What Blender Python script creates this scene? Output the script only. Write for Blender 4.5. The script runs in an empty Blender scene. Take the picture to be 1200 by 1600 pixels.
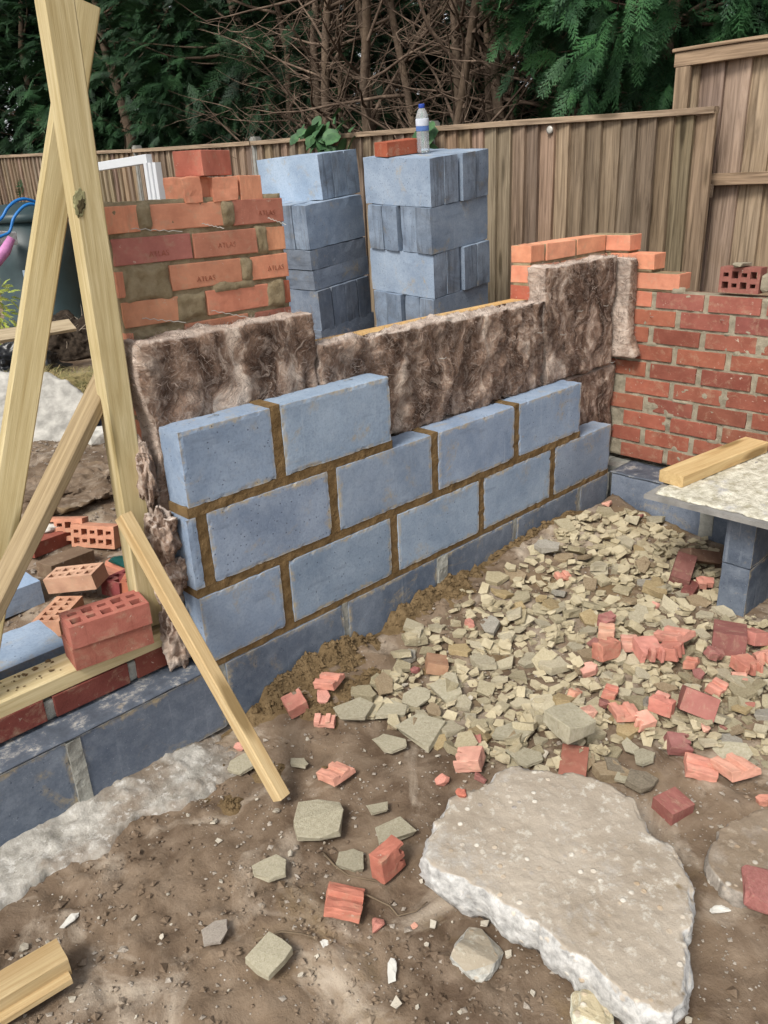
import bpy, bmesh, math, random
import numpy as np
from mathutils import Vector, Matrix, Euler, noise as mnoise

S = bpy.context.scene
COL = S.collection
PI = math.pi
# ------------------------------------------------------------------ camera
CAM = np.array([-1.0453, -1.8150, 1.2774]); YAW, PITCH, ROLL, FPX = 0.7575, 0.3912, 0.0476, 1246.95
_f = np.array([math.sin(YAW)*math.cos(PITCH), math.cos(YAW)*math.cos(PITCH), -math.sin(PITCH)])
_r = np.array([math.cos(YAW), -math.sin(YAW), 0.0]); _d = np.cross(_f, _r)
_c, _s = math.cos(ROLL), math.sin(ROLL)
AX_R, AX_D = _c*_r+_s*_d, -_s*_r+_c*_d
cd = bpy.data.cameras.new('camera'); cam = bpy.data.objects.new('camera', cd); COL.objects.link(cam)
cd.sensor_fit = 'VERTICAL'; cd.sensor_height = 36.0; cd.lens = FPX/1600*36.0
cd.clip_start = 0.02; cd.clip_end = 2000
m = Matrix.Identity(4)
for i in range(3):
    m[i][0] = AX_R[i]; m[i][1] = -AX_D[i]; m[i][2] = -_f[i]; m[i][3] = CAM[i]
cam.matrix_world = m
S.camera = cam
# ------------------------------------------------------------------ sky and sun (bright overcast)
SUN_EL, SUN_AZ = math.radians(48), math.radians(256)     # azimuth: compass-like angle of where the light comes from
w = bpy.data.worlds.new('World'); S.world = w; w.use_nodes = True
wn = w.node_tree; wn.nodes.clear()
sky = wn.nodes.new('ShaderNodeTexSky'); sky.sky_type = 'NISHITA'; sky.sun_disc = False
sky.sun_elevation = SUN_EL; sky.sun_rotation = SUN_AZ; sky.dust_density = 2.0; sky.ozone_density = 1.0; sky.air_density = 1.0
hs = wn.nodes.new('ShaderNodeHueSaturation'); hs.inputs['Saturation'].default_value = 0.22
bg = wn.nodes.new('ShaderNodeBackground'); bg.inputs['Strength'].default_value = 0.085
wo = wn.nodes.new('ShaderNodeOutputWorld')
wn.links.new(sky.outputs[0], hs.inputs['Color']); wn.links.new(hs.outputs[0], bg.inputs[0]); wn.links.new(bg.outputs[0], wo.inputs[0])
sl = bpy.data.lights.new('sun', 'SUN'); sl.energy = 1.5; sl.angle = math.radians(18); sl.color = (1.0, 0.95, 0.87)
so = bpy.data.objects.new('sun', sl); COL.objects.link(so)
_sd = Vector((math.sin(SUN_AZ)*math.cos(SUN_EL), math.cos(SUN_AZ)*math.cos(SUN_EL), math.sin(SUN_EL)))
so.rotation_euler = _sd.to_track_quat('Z', 'Y').to_euler()
vs = S.view_settings; vs.view_transform = 'Standard'; vs.look = 'None'; vs.exposure = 1.2; vs.gamma = 1.0; vs.use_curve_mapping = False
S.cycles.use_denoising = True
S.cycles.max_bounces = 5; S.cycles.diffuse_bounces = 3; S.cycles.glossy_bounces = 2; S.cycles.transparent_max_bounces = 4; S.cycles.use_adaptive_sampling = True; S.cycles.adaptive_threshold = .02

# ------------------------------------------------------------------ helpers
def ray(u, v):
    return _f + AX_R*((u-600)/FPX) + AX_D*((v-800)/FPX)
def onp(u, v, ax, val):
    d = ray(u, v); return CAM + d*((val-CAM[ax])/d[ax])
def nz(x, y, z=0.0, s=1.0):
    return mnoise.noise(Vector((x*s, y*s, z*s)))
def fbm(x, y, z, s, o=4):
    a, t, k = 1.0, 0.0, s
    for _ in range(o):
        t += a*mnoise.noise(Vector((x*k+7.1*_, y*k, z*k))); a *= .5; k *= 2.03
    return t
def sst(x, a, b):
    t = min(1, max(0, (x-a)/(b-a))); return t*t*(3-2*t)
XC = 2.135         # inner face of the return foundation
XB = 2.33          # inner face of the brick return wall
def gbase(x, y):
    if y < 0.02:
        z = -0.247
        z += 0.075*math.exp(-(y/0.20)**2)*sst(x, -0.05, 0.35)*(1-.35*math.exp(-((x-.62)/.10)**2))
        z += 0.05*math.exp(-((x-1.75)**2/.5+(y+.15)**2/.10))
        z += 0.018*sst(x, .3, .9)*sst(-y, -.2, .3)*(1-sst(-y, .9, 1.3))
        if x > XC: z = -0.24
        return z
    z = -0.2+0.0*y
    z += 0.045*max(0, y-1.2)
    z += 0.10*math.exp(-((x-.55)**2+(y-2.5)**2)/.5)
    return z
def gh(x, y):
    return gbase(x, y)
def hit(u, v, dz=0.0):
    d = ray(u, v); t = 1.5
    if d[2] >= -1e-3: return None
    for _ in range(60):
        p = CAM+d*t
        t2 = (gh(p[0], p[1])+dz-CAM[2])/d[2]
        t = .5*t+.5*t2
    return CAM+d*t

def tag(o, label=None, cat=None, group=None, kind=None):
    if label: o['label'] = label
    if cat: o['category'] = cat
    if group: o['group'] = group
    if kind: o['kind'] = kind
    return o
def empty(name, loc=(0, 0, 0), rot=(0, 0, 0), label=None, cat=None, group=None):
    o = bpy.data.objects.new(name, None); COL.objects.link(o); o.empty_display_size = .05
    o.location = loc; o.rotation_euler = rot
    return tag(o, label, cat, group)
def mesh_np(name, v, f, smooth=False):
    me = bpy.data.meshes.new(name); me.from_pydata([tuple(p) for p in v], [], f); me.update()
    if smooth: me.polygons.foreach_set('use_smooth', [True]*len(me.polygons))
    return me
def quads_np(name, V, F, smooth=False):
    """fast mesh from arrays: V (n,3), F (m,4)"""
    me = bpy.data.meshes.new(name); V = np.ascontiguousarray(V, dtype=np.float32); F = np.ascontiguousarray(F, dtype=np.int32)
    me.vertices.add(len(V)); me.vertices.foreach_set('co', V.ravel())
    n = F.shape[1]
    me.loops.add(F.size); me.loops.foreach_set('vertex_index', F.ravel())
    me.polygons.add(len(F)); me.polygons.foreach_set('loop_start', np.arange(0, F.size, n, dtype=np.int32))
    me.polygons.foreach_set('loop_total', np.full(len(F), n, dtype=np.int32))
    me.update(calc_edges=True); me.validate()
    if smooth: me.polygons.foreach_set('use_smooth', np.ones(len(F), dtype=bool))
    return me
def obj(name, me, mat=None, parent=None, loc=(0, 0, 0), rot=(0, 0, 0), color=None, scale=None):
    o = bpy.data.objects.new(name, me); COL.objects.link(o)
    if mat is not None and len(me.materials) == 0: me.materials.append(mat)
    if parent is not None: o.parent = parent
    o.location = loc; o.rotation_euler = rot
    if color is not None: o.color = (*color, 1)
    if scale is not None: o.scale = scale if hasattr(scale, '__len__') else (scale,)*3
    return o
def from_bm(name, bm, smooth=False):
    me = bpy.data.meshes.new(name); bmesh.ops.recalc_face_normals(bm, faces=bm.faces); bm.to_mesh(me); bm.free()
    if smooth: me.polygons.foreach_set('use_smooth', [True]*len(me.polygons))
    return me
def rbox(sx, sy, sz, bev=.003, jit=0.0, seed=0, name='piece', seg=1):
    """box with x,y centred and z from 0, bevelled, corners a little uneven"""
    rnd = random.Random(seed); bm = bmesh.new(); bmesh.ops.create_cube(bm, size=1)
    for v in bm.verts:
        v.co = Vector((v.co.x*sx, v.co.y*sy, (v.co.z+.5)*sz))
        if jit: v.co += Vector((rnd.uniform(-1, 1), rnd.uniform(-1, 1), rnd.uniform(-1, 1)))*jit
    if bev: bmesh.ops.bevel(bm, geom=list(bm.edges), offset=bev, segments=seg, affect='EDGES', profile=.6)
    return from_bm(name, bm)
def gridbox(sx, sy, sz, step, fn=None, name='piece', smooth=True):
    """box x 0..sx, y 0..sy, z 0..sz with subdivided faces sharing verts; fn(x,y,z,edge) -> new co"""
    nx, ny, nzz = [max(1, round(s/step)) for s in (sx, sy, sz)]
    idx = {}; V = []; F = []
    def vid(i, j, k):
        key = (i, j, k)
        if key not in idx:
            e = (i in (0, nx))+(j in (0, ny))+(k in (0, nzz))
            p = Vector((sx*i/nx, sy*j/ny, sz*k/nzz))
            if fn: p = fn(p, e, ((i == 0)*-1+(i == nx), (j == 0)*-1+(j == ny), (k == 0)*-1+(k == nzz)))
            idx[key] = len(V); V.append(p)
        return idx[key]
    for j in range(ny):
        for k in range(nzz):
            F.append((vid(0, j, k), vid(0, j, k+1), vid(0, j+1, k+1), vid(0, j+1, k)))
            F.append((vid(nx, j, k), vid(nx, j+1, k), vid(nx, j+1, k+1), vid(nx, j, k+1)))
    for i in range(nx):
        for k in range(nzz):
            F.append((vid(i, 0, k), vid(i+1, 0, k), vid(i+1, 0, k+1), vid(i, 0, k+1)))
            F.append((vid(i, ny, k), vid(i, ny, k+1), vid(i+1, ny, k+1), vid(i+1, ny, k)))
    for i in range(nx):
        for j in range(ny):
            F.append((vid(i, j, 0), vid(i, j+1, 0), vid(i+1, j+1, 0), vid(i+1, j, 0)))
            F.append((vid(i, j, nzz), vid(i+1, j, nzz), vid(i+1, j+1, nzz), vid(i, j+1, nzz)))
    return mesh_np(name, V, F, smooth)
def tube(V, F, pts, rads, n=6, cap=True):
    """append a tapered tube along pts"""
    pts = [Vector(p) for p in pts]; base = len(V)
    for i, p in enumerate(pts):
        t = (pts[min(i+1, len(pts)-1)]-pts[max(i-1, 0)]).normalized()
        a = t.orthogonal().normalized() if i == 0 else (a-t*a.dot(t)).normalized()
        b = t.cross(a)
        for k in range(n):
            th = 2*PI*k/n; V.append(tuple(p+(a*math.cos(th)+b*math.sin(th))*rads[i]))
    for i in range(len(pts)-1):
        for k in range(n):
            F.append((base+i*n+k, base+i*n+(k+1) % n, base+(i+1)*n+(k+1) % n, base+(i+1)*n+k))
    if cap:
        F.append(tuple(base+k for k in reversed(range(n)))); e = base+(len(pts)-1)*n; F.append(tuple(e+k for k in range(n)))
def align(p0, p1, up=(0, 0, 1)):
    """matrix with local X from p0 to p1"""
    p0, p1 = Vector(p0), Vector(p1); x = (p1-p0).normalized(); up = Vector(up)
    y = up.cross(x).normalized(); z = x.cross(y)
    M = Matrix.Identity(4)
    for i in range(3): M[i][0], M[i][1], M[i][2], M[i][3] = x[i], y[i], z[i], p0[i]
    return M, (p1-p0).length

# ------------------------------------------------------------------ materials
class G:
    def __init__(s, name):
        s.m = bpy.data.materials.new(name); s.m.use_nodes = True; s.t = s.m.node_tree; s.t.nodes.clear()
        s.out = s.t.nodes.new('ShaderNodeOutputMaterial'); s.bsdf = s.t.nodes.new('ShaderNodeBsdfPrincipled')
        s.t.links.new(s.bsdf.outputs[0], s.out.inputs[0]); s._v = None
    def set(s, sock, val):
        if hasattr(val, 'is_output') or isinstance(val, bpy.types.NodeSocket): s.t.links.new(val, sock)
        elif isinstance(val, tuple) and len(val) == 3 and sock.type == 'RGBA': sock.default_value = (*val, 1)
        else: sock.default_value = val
    def node(s, typ, **kw):
        n = s.t.nodes.new(typ)
        for k, v in kw.items():
            if k in n.inputs: s.set(n.inputs[k], v)
            else: setattr(n, k, v)
        return n
    def vec(s, world=False, rnd=True, scale=None):
        tc = s.t.nodes.new('ShaderNodeTexCoord')
        if world: v = s.node('ShaderNodeNewGeometry').outputs['Position']
        else: v = tc.outputs['Object']
        if rnd and not world:
            oi = s.node('ShaderNodeObjectInfo'); mu = s.node('ShaderNodeMath', operation='MULTIPLY'); s.set(mu.inputs[0], oi.outputs['Random']); mu.inputs[1].default_value = 41.7
            ad = s.node('ShaderNodeVectorMath', operation='ADD'); s.set(ad.inputs[0], v); s.set(ad.inputs[1], mu.outputs[0]); v = ad.outputs[0]
        if scale:
            sc = s.node('ShaderNodeVectorMath', operation='MULTIPLY'); s.set(sc.inputs[0], v); sc.inputs[1].default_value = scale; v = sc.outputs[0]
        return v
    def noise(s, vec, scale, detail=5, rough=.55, dist=0.0):
        n = s.node('ShaderNodeTexNoise', Scale=scale, Detail=detail, Roughness=rough, Distortion=dist); s.set(n.inputs['Vector'], vec); return n.outputs['Fac']
    def voro(s, vec, scale, feature='F1', rand=1.0):
        n = s.node('ShaderNodeTexVoronoi', feature=feature, Scale=scale, Randomness=rand); s.set(n.inputs['Vector'], vec); return n
    def ramp(s, fac, stops, interp='LINEAR'):
        n = s.node('ShaderNodeValToRGB'); s.set(n.inputs[0], fac); cr = n.color_ramp; cr.interpolation = interp
        while len(cr.elements) > len(stops): cr.elements.remove(cr.elements[-1])
        while len(cr.elements) < len(stops): cr.elements.new(.5)
        for e, (p, c) in zip(cr.elements, stops):
            e.position = p; e.color = (*(c if isinstance(c, tuple) else (c, c, c)), 1)
        return n.outputs[0]
    def mix(s, fac, a, b, mode='MIX'):
        n = s.node('ShaderNodeMix', data_type='RGBA', blend_type=mode)
        s.set(n.inputs[0], fac); s.set(n.inputs[6], a); s.set(n.inputs[7], b); return n.outputs[2]
    def math(s, op, a, b=0.0, clamp=False):
        n = s.node('ShaderNodeMath', operation=op, use_clamp=clamp); s.set(n.inputs[0], a); s.set(n.inputs[1], b); return n.outputs[0]
    def ocol(s): return s.node('ShaderNodeObjectInfo').outputs['Color']
    def bump(s, h, strength=.5, dist=.005, normal=None):
        n = s.node('ShaderNodeBump', Strength=strength, Distance=dist); s.set(n.inputs['Height'], h)
        if normal is not None: s.set(n.inputs['Normal'], normal)
        return n.outputs[0]
    def done(s, base, rough=.85, normal=None, spec=.25, **kw):
        s.set(s.bsdf.inputs['Base Color'], base); s.set(s.bsdf.inputs['Roughness'], rough); s.set(s.bsdf.inputs['Specular IOR Level'], spec)
        if normal is not None: s.set(s.bsdf.inputs['Normal'], normal)
        for k, v in kw.items(): s.set(s.bsdf.inputs[k.replace('_', ' ')], v)
        return s.m

def mat_aerated(nm='aerated_block', streaky=0.0):
    g = G(nm); v = g.vec(); oc = g.ocol()
    big = g.noise(v, 4.5, 4, .55, .4); fine = g.noise(v, 130, 4, .65); mid = g.noise(v, 24, 6, .65)
    c = g.mix(g.ramp(big, [(.32, 0.0), (.66, 1.0)]), g.mix(1.0, oc, (.74, .76, .79), 'MULTIPLY'), g.mix(.12, oc, (.55, .60, .66)))
    c = g.mix(g.ramp(mid, [(.45, 0.0), (.72, .30)]), c, g.mix(.35, c, (.62, .67, .72)))
    c = g.mix(g.ramp(fine, [(.38, .35), (.52, 0.0)]), c, g.mix(1.0, c, (.6, .62, .66), 'MULTIPLY'))
    c = g.mix(g.ramp(g.noise(v, 260, 2, .5), [(.70, 0.0), (.76, .3)]), c, (.62, .66, .70))
    stain = g.math('MULTIPLY', g.ramp(g.noise(v, 7, 6, .68, .7), [(.56, 0.0), (.70, .75)]), g.ramp(g.noise(v, 60, 4, .7), [(.40, .1), (.58, 1.0)]))
    c = g.mix(stain, c, (.37, .30, .18))
    smear = g.ramp(g.noise(g.vec(scale=(3, 3, 14)), 2.2, 5, .6), [(.60, 0.0), (.78, .45)])
    c = g.mix(smear, c, (.10, .125, .17))
    streak = g.ramp(g.noise(g.vec(scale=(26, 26, 1.2)), 1.6, 4, .6), [(.62, 0.0), (.74, .2)])
    c = g.mix(streak, c, (.55, .60, .66))
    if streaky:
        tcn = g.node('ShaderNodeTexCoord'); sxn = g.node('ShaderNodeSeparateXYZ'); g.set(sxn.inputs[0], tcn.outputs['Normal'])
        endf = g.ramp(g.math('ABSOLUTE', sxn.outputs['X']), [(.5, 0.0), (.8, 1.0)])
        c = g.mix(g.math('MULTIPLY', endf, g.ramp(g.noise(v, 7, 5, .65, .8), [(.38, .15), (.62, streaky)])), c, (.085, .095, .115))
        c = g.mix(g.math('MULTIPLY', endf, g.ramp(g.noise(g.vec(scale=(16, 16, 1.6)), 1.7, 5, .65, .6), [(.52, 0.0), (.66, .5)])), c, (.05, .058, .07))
    if not streaky:
        tg = g.node('ShaderNodeTexCoord'); sg_ = g.node('ShaderNodeSeparateXYZ'); g.set(sg_.inputs[0], tg.outputs['Generated'])
        ex = g.math('SUBTRACT', .5, g.math('ABSOLUTE', g.math('SUBTRACT', sg_.outputs['X'], .5))); ez = g.math('MULTIPLY', g.math('SUBTRACT', .5, g.math('ABSOLUTE', g.math('SUBTRACT', sg_.outputs['Z'], .5))), .55)
        ed_ = g.math('MINIMUM', ex, ez); wob = g.math('ADD', ed_, g.math('MULTIPLY', g.math('SUBTRACT', g.noise(v, 12, 6, .7, .5), .5), .22))
        sn_ = g.node('ShaderNodeSeparateXYZ'); g.set(sn_.inputs[0], tg.outputs['Normal']); fr_ = g.ramp(g.math('ABSOLUTE', sn_.outputs['Y']), [(.6, 0.0), (.85, 1.0)])
        near = g.math('MULTIPLY', fr_, g.ramp(wob, [(.0, .85), (.035, 0.0)]))
        c = g.mix(g.math('MULTIPLY', near, g.ramp(g.noise(v, 50, 4, .7), [(.36, .15), (.58, 1.0)])), c, (.42, .34, .21))
        c = g.mix(g.math('MULTIPLY', fr_, g.ramp(g.math('ADD', ed_, g.math('MULTIPLY', g.math('SUBTRACT', mid, .5), .03)), [(.004, .35), (.012, 0.0)])), c, (.60, .67, .74))
    pit = g.voro(v, 60); pm = g.ramp(pit.outputs['Distance'], [(.10, 1.0), (.16, 0.0)])
    pm = g.math('MULTIPLY', pm, g.ramp(pit.outputs['Color'], [(.62, 0.0), (.64, 1.0)]))
    c = g.mix(g.math('MULTIPLY', pm, .8), c, (.07, .085, .12))
    h = g.math('SUBTRACT', g.math('ADD', g.math('MULTIPLY', fine, .6), g.math('MULTIPLY', mid, .5)), g.math('MULTIPLY', pm, 1.6))
    return g.done(c, .95, g.bump(h, .45, .002), .12)
def mat_clay():
    g = G('fired_clay'); v = g.vec(); oc = g.ocol()
    big = g.noise(v, 14, 4, .6); fine = g.noise(v, 160, 4, .7); streak = g.noise(g.vec(scale=(14, 14, 60)), 2, 4, .6)
    c = g.mix(g.ramp(big, [(.3, 0.0), (.72, 1.0)]), g.mix(1.0, oc, (.72, .66, .66), 'MULTIPLY'), oc)
    c = g.mix(g.ramp(streak, [(.5, 0.0), (.8, .3)]), c, g.mix(1.0, c, (1.3, 1.25, 1.2), 'MULTIPLY'))
    dust = g.math('MULTIPLY', g.ramp(g.noise(v, 22, 6, .7, .4), [(.53, 0.0), (.72, .55)]), g.ramp(fine, [(.3, .4), (.6, 1.0)]))
    c = g.mix(dust, c, (.42, .33, .22))
    c = g.mix(g.ramp(g.noise(v, 60, 3, .6), [(.68, 0.0), (.74, .7)]), c, (.55, .47, .38))
    h = g.math('ADD', g.math('MULTIPLY', fine, .6), g.noise(v, 45, 5, .6))
    return g.done(c, .9, g.bump(h, .5, .003), .15)
def mat_stone():
    g = G('broken_stone'); v = g.vec(); oc = g.ocol()
    big = g.noise(v, 16, 5, .6); fine = g.noise(v, 120, 5, .7)
    c = g.mix(g.ramp(big, [(.3, 0.0), (.7, 1.0)]), g.mix(1.0, oc, (.78, .76, .72), 'MULTIPLY'), g.mix(.2, oc, (.62, .56, .42)))
    c = g.mix(g.ramp(g.noise(v, 30, 6, .7, .5), [(.60, 0.0), (.70, .75)]), c, (.17, .12, .07))
    c = g.mix(g.ramp(fine, [(.6, 0.0), (.75, .5)]), c, (.6, .57, .48))
    h = g.math('ADD', g.math('MULTIPLY', fine, .5), g.noise(v, 40, 6, .65))
    return g.done(c, .95, g.bump(h, .8, .006), .1)
def mat_concrete():
    g = G('broken_concrete'); v = g.vec(); oc = g.ocol(); ge = g.node('ShaderNodeNewGeometry')
    tc = g.node('ShaderNodeTexCoord'); sx = g.node('ShaderNodeSeparateXYZ'); g.set(sx.inputs[0], tc.outputs['Normal'])
    top = g.ramp(sx.outputs['Z'], [(.55, 0.0), (.85, 1.0)])
    n1 = g.noise(v, 5, 6, .62); n2 = g.noise(v, 38, 6, .7); fine = g.noise(v, 170, 4, .7)
    dusty = g.mix(g.ramp(n1, [(.32, 0.0), (.66, 1.0)]), (.305, .255, .197), (.415, .36, .292))
    dusty = g.mix(g.ramp(n2, [(.55, 0.0), (.68, .7)]), dusty, (.60, .57, .50))
    white = g.mix(g.ramp(n2, [(.3, 0.0), (.62, 1.0)]), (.24, .235, .225), (.60, .59, .565))
    fac = g.math('MULTIPLY', top, g.ramp(g.noise(v, 7, 5, .7), [(.30, .35), (.46, 1.0)]))
    c = g.mix(fac, white, dusty); c = g.mix(1.0, c, oc, 'MULTIPLY')
    ag = g.voro(v, 46); am = g.math('MULTIPLY', g.ramp(ag.outputs['Distance'], [(.22, 1.0), (.34, 0.0)]), g.ramp(ag.outputs['Color'], [(.48, 0.0), (.52, 1.0)]))
    am = g.math('MULTIPLY', am, g.ramp(g.noise(v, 9, 4, .6), [(.42, 0.0), (.58, 1.0)]))
    c = g.mix(g.math('MULTIPLY', am, .8), c, g.ramp(ag.outputs['Color'], [(.6, (.70, .66, .58)), (.75, (.50, .36, .22)), (.9, (.30, .30, .31))]))
    mud = g.ramp(g.noise(v, 6.5, 4, .6, .3), [(.66, 0.0), (.71, .85)])
    c = g.mix(g.math('MULTIPLY', mud, top), c, (.20, .145, .08))
    h = g.math('ADD', g.math('ADD', n2, g.math('MULTIPLY', fine, .4)), g.math('MULTIPLY', am, .5))
    return g.done(c, .95, g.bump(h, .6, .006), .12)
def mat_mortar(name, a, b, bs=.8):
    g = G(name); v = g.vec(world=True)
    n = g.noise(v, 30, 6, .65); f = g.noise(v, 220, 4, .7); w_ = g.noise(v, 8, 3, .5)
    c = g.mix(g.ramp(n, [(.3, 0.0), (.7, 1.0)]), a, b)
    c = g.mix(g.ramp(w_, [(.4, 0.0), (.7, .35)]), c, g.mix(1.0, c, (.55, .55, .55), 'MULTIPLY'))
    h = g.math('ADD', n, g.math('MULTIPLY', f, .6))
    return g.done(c, .95, g.bump(h, bs, .006), .1)
def mat_timber(name, light, dark, gscale=1.0, knots=True, spec=.2):
    """grain runs along local X"""
    g = G(name); v = g.vec(); sv = g.vec(scale=(1.3*gscale, 26*gscale, 26*gscale)); oc = g.ocol()
    wv = g.noise(sv, 1.5, 6, .62, 1.2); fine = g.noise(g.vec(scale=(6, 220, 220)), 2, 3, .6)
    c = g.mix(g.ramp(wv, [(.32, 0.0), (.68, 1.0)]), dark, light)
    c = g.mix(g.ramp(fine, [(.4, 0.0), (.75, .35)]), c, g.mix(1.0, c, (.7, .64, .55), 'MULTIPLY'))
    c = g.mix(g.ramp(g.noise(v, 6, 4, .6), [(.5, 0.0), (.75, .35)]), c, g.mix(1.0, c, (.78, .74, .62), 'MULTIPLY'))
    if knots:
        kn = g.voro(g.vec(scale=(2.4, 12, 12)), 1.0); km = g.ramp(g.math('ADD', kn.outputs['Distance'], g.math('MULTIPLY', g.math('SUBTRACT', fine, .5), .1)), [(.16, 1.0), (.27, 0.0)])
        km = g.math('MULTIPLY', km, g.ramp(kn.outputs['Color'], [(.55, 0.0), (.6, 1.0)]))
        c = g.mix(g.math('MULTIPLY', km, .75), c, g.mix(1.0, dark, (.38, .36, .28), 'MULTIPLY'))
    c = g.mix(1.0, c, oc, 'MULTIPLY')
    h = g.math('ADD', g.math('MULTIPLY', wv, .7), fine)
    return g.done(c, .75, g.bump(h, .35, .002), spec)
def mat_soil():
    g = G('site_soil'); v = g.vec(world=True)
    n1 = g.noise(v, 2.0, 5, .58, .6); n2 = g.noise(v, 12, 7, .64, .4); f = g.noise(v, 110, 4, .7); d = g.noise(v, 3.6, 7, .62, 1.0)
    c = g.mix(g.ramp(n1, [(.38, 0.0), (.60, 1.0)]), (.100, .067, .043), (.190, .137, .092))
    c = g.mix(g.ramp(n2, [(.44, 0.0), (.66, .6)]), c, (.265, .203, .146))
    c = g.mix(g.ramp(d, [(.53, 0.0), (.66, .8)]), c, (.41, .345, .27))
    c = g.mix(g.ramp(n2, [(.28, .6), (.41, 0.0)]), c, (.070, .047, .031))
    c = g.mix(g.ramp(g.noise(v, 3.1, 5, .6, .4), [(.58, 0.0), (.68, .7)]), c, (.185, .128, .066))
    sp = g.voro(v, 95); sm = g.math('MULTIPLY', g.ramp(sp.outputs['Distance'], [(.16, 1.0), (.26, 0.0)]), g.ramp(sp.outputs['Color'], [(.76, 0.0), (.79, 1.0)]))
    sm = g.math('MULTIPLY', sm, g.ramp(g.noise(v, 3.5, 3, .6), [(.38, 0.0), (.56, 1.0)]))
    c = g.mix(g.math('MULTIPLY', sm, .85), c, g.ramp(sp.outputs['Color'], [(.77, (.66, .61, .54)), (1.0, (.40, .35, .30))]))
    h = g.math('ADD', g.math('ADD', n2, g.math('MULTIPLY', f, .3)), g.math('MULTIPLY', sm, .6))
    return g.done(c, g.ramp(n1, [(.35, .62), (.6, .97)]), g.bump(h, .7, .012), .2)
def mat_wool():
    g = G('mineral_wool'); v = g.vec(world=True)
    ns = g.node('ShaderNodeTexNoise', Scale=5.0, Detail=4.0); g.set(ns.inputs['Vector'], v)
    sub = g.node('ShaderNodeVectorMath', operation='SCALE'); g.set(sub.inputs[0], ns.outputs['Color']); sub.inputs['Scale'].default_value = .26
    wv = g.node('ShaderNodeVectorMath', operation='ADD'); g.set(wv.inputs[0], v); g.set(wv.inputs[1], sub.outputs[0]); vv = wv.outputs[0]
    sc = g.node('ShaderNodeVectorMath', operation='MULTIPLY'); g.set(sc.inputs[0], vv); sc.inputs[1].default_value = (1.5, 1, .55)
    n = g.noise(sc.outputs[0], 7, 7, .60, .9); n2 = g.noise(vv, 24, 6, .62, 1.2); big = g.noise(v, 6, 4, .55, .8)
    fin = g.noise(vv, 150, 4, .7, 1.5)
    tc = g.node('ShaderNodeNewGeometry'); sx = g.node('ShaderNodeSeparateXYZ'); g.set(sx.inputs[0], tc.outputs['Normal'])
    c = g.ramp(n, [(.34, (.050, .029, .020)), (.43, (.15, .093, .066)), (.51, (.27, .18, .13)), (.58, (.47, .35, .272)), (.67, (.72, .60, .50))])
    c = g.mix(g.ramp(n2, [(.52, 0.0), (.66, .6)]), c, (.64, .52, .43))
    c = g.mix(g.ramp(n2, [(.30, .55), (.43, 0.0)]), c, (.06, .042, .033))
    c = g.mix(g.ramp(big, [(.36, .5), (.46, 0.0)]), c, (.075, .052, .041))
    c = g.mix(g.ramp(fin, [(.5, 0.0), (.72, .35)]), c, (.52, .44, .38))
    cut = g.ramp(g.noise(g.vec(world=True, scale=(7, 12, 45)), 1.4, 5, .65, .5), [(.3, 0.0), (.7, 1.0)])
    cutc = g.mix(cut, (.44, .33, .265), (.80, .69, .60))
    isc = g.math('MAXIMUM', g.ramp(sx.outputs['Z'], [(.55, 0.0), (.85, .9)]), g.ramp(g.math('MULTIPLY', sx.outputs['X'], -1.0), [(.7, 0.0), (.92, .6)]))
    c = g.mix(isc, c, cutc)
    h = g.math('ADD', g.math('ADD', g.math('MULTIPLY', n, 1.4), n2), g.math('MULTIPLY', fin, .35))
    return g.done(c, .97, g.bump(h, .9, .016), .05)
def mat_plain(name, col, rough=.6, spec=.3, nsc=30, amt=.25, bump=.2, world=False, **kw):
    g = G(name); v = g.vec(world=world); n = g.noise(v, nsc, 5, .6)
    c = g.mix(g.ramp(n, [(.35, 0.0), (.7, 1.0)]), tuple(x*(1-amt) for x in col), col)
    return g.done(c, rough, g.bump(n, bump, .003), spec, **kw)
def mat_leaf(name, a, b, sc=3.0):
    g = G(name); v = g.vec(world=True); n = g.noise(v, sc, 4, .6); f = g.noise(v, 45, 2, .5)
    c = g.mix(g.ramp(n, [(.35, 0.0), (.65, 1.0)]), a, b); c = g.mix(g.ramp(f, [(.35, 0.0), (.7, .6)]), c, g.mix(1.0, c, (1.7, 1.5, 1.2), 'MULTIPLY'))
    m_ = g.done(c, .6, None, .3); return m_
def mat_bark():
    g = G('bark'); v = g.vec(world=True); n = g.noise(v, 30, 6, .65); n2 = g.noise(v, 3, 3)
    c = g.mix(g.ramp(n, [(.3, 0.0), (.7, 1.0)]), (.05, .035, .025), (.18, .135, .10)); c = g.mix(g.ramp(n2, [(.4, 0.0), (.7, .5)]), c, (.21, .15, .10))
    return g.done(c, .9, g.bump(n, .6, .01), .1)
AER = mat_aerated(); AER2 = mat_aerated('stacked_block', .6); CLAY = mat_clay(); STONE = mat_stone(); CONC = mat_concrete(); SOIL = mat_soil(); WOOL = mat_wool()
MORT_O = mat_mortar('sand_mortar', (.135, .085, .038), (.235, .155, .075))
MORT_G = mat_mortar('grey_mortar', (.23, .20, .145), (.38, .335, .25))
MORT_P = mat_mortar('wet_mortar', (.22, .17, .098), (.36, .295, .19))
MORT_F = mat_mortar('set_mortar', (.25, .25, .225), (.40, .395, .35))
CLODM = mat_mortar('clod_mortar', (.12, .08, .040), (.215, .150, .080), 1.0)
TREATED = mat_timber('treated_timber', (.60, .51, .31), (.40, .31, .15))
PINE = mat_timber('pine_timber', (.62, .48, .27), (.42, .28, .13))
OLDT = mat_timber('weathered_timber', (.36, .28, .175), (.20, .145, .085))
FENCE = mat_timber('fence_timber', (.33, .255, .19), (.105, .076, .054), 1.0)
BARK = mat_bark()
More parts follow.
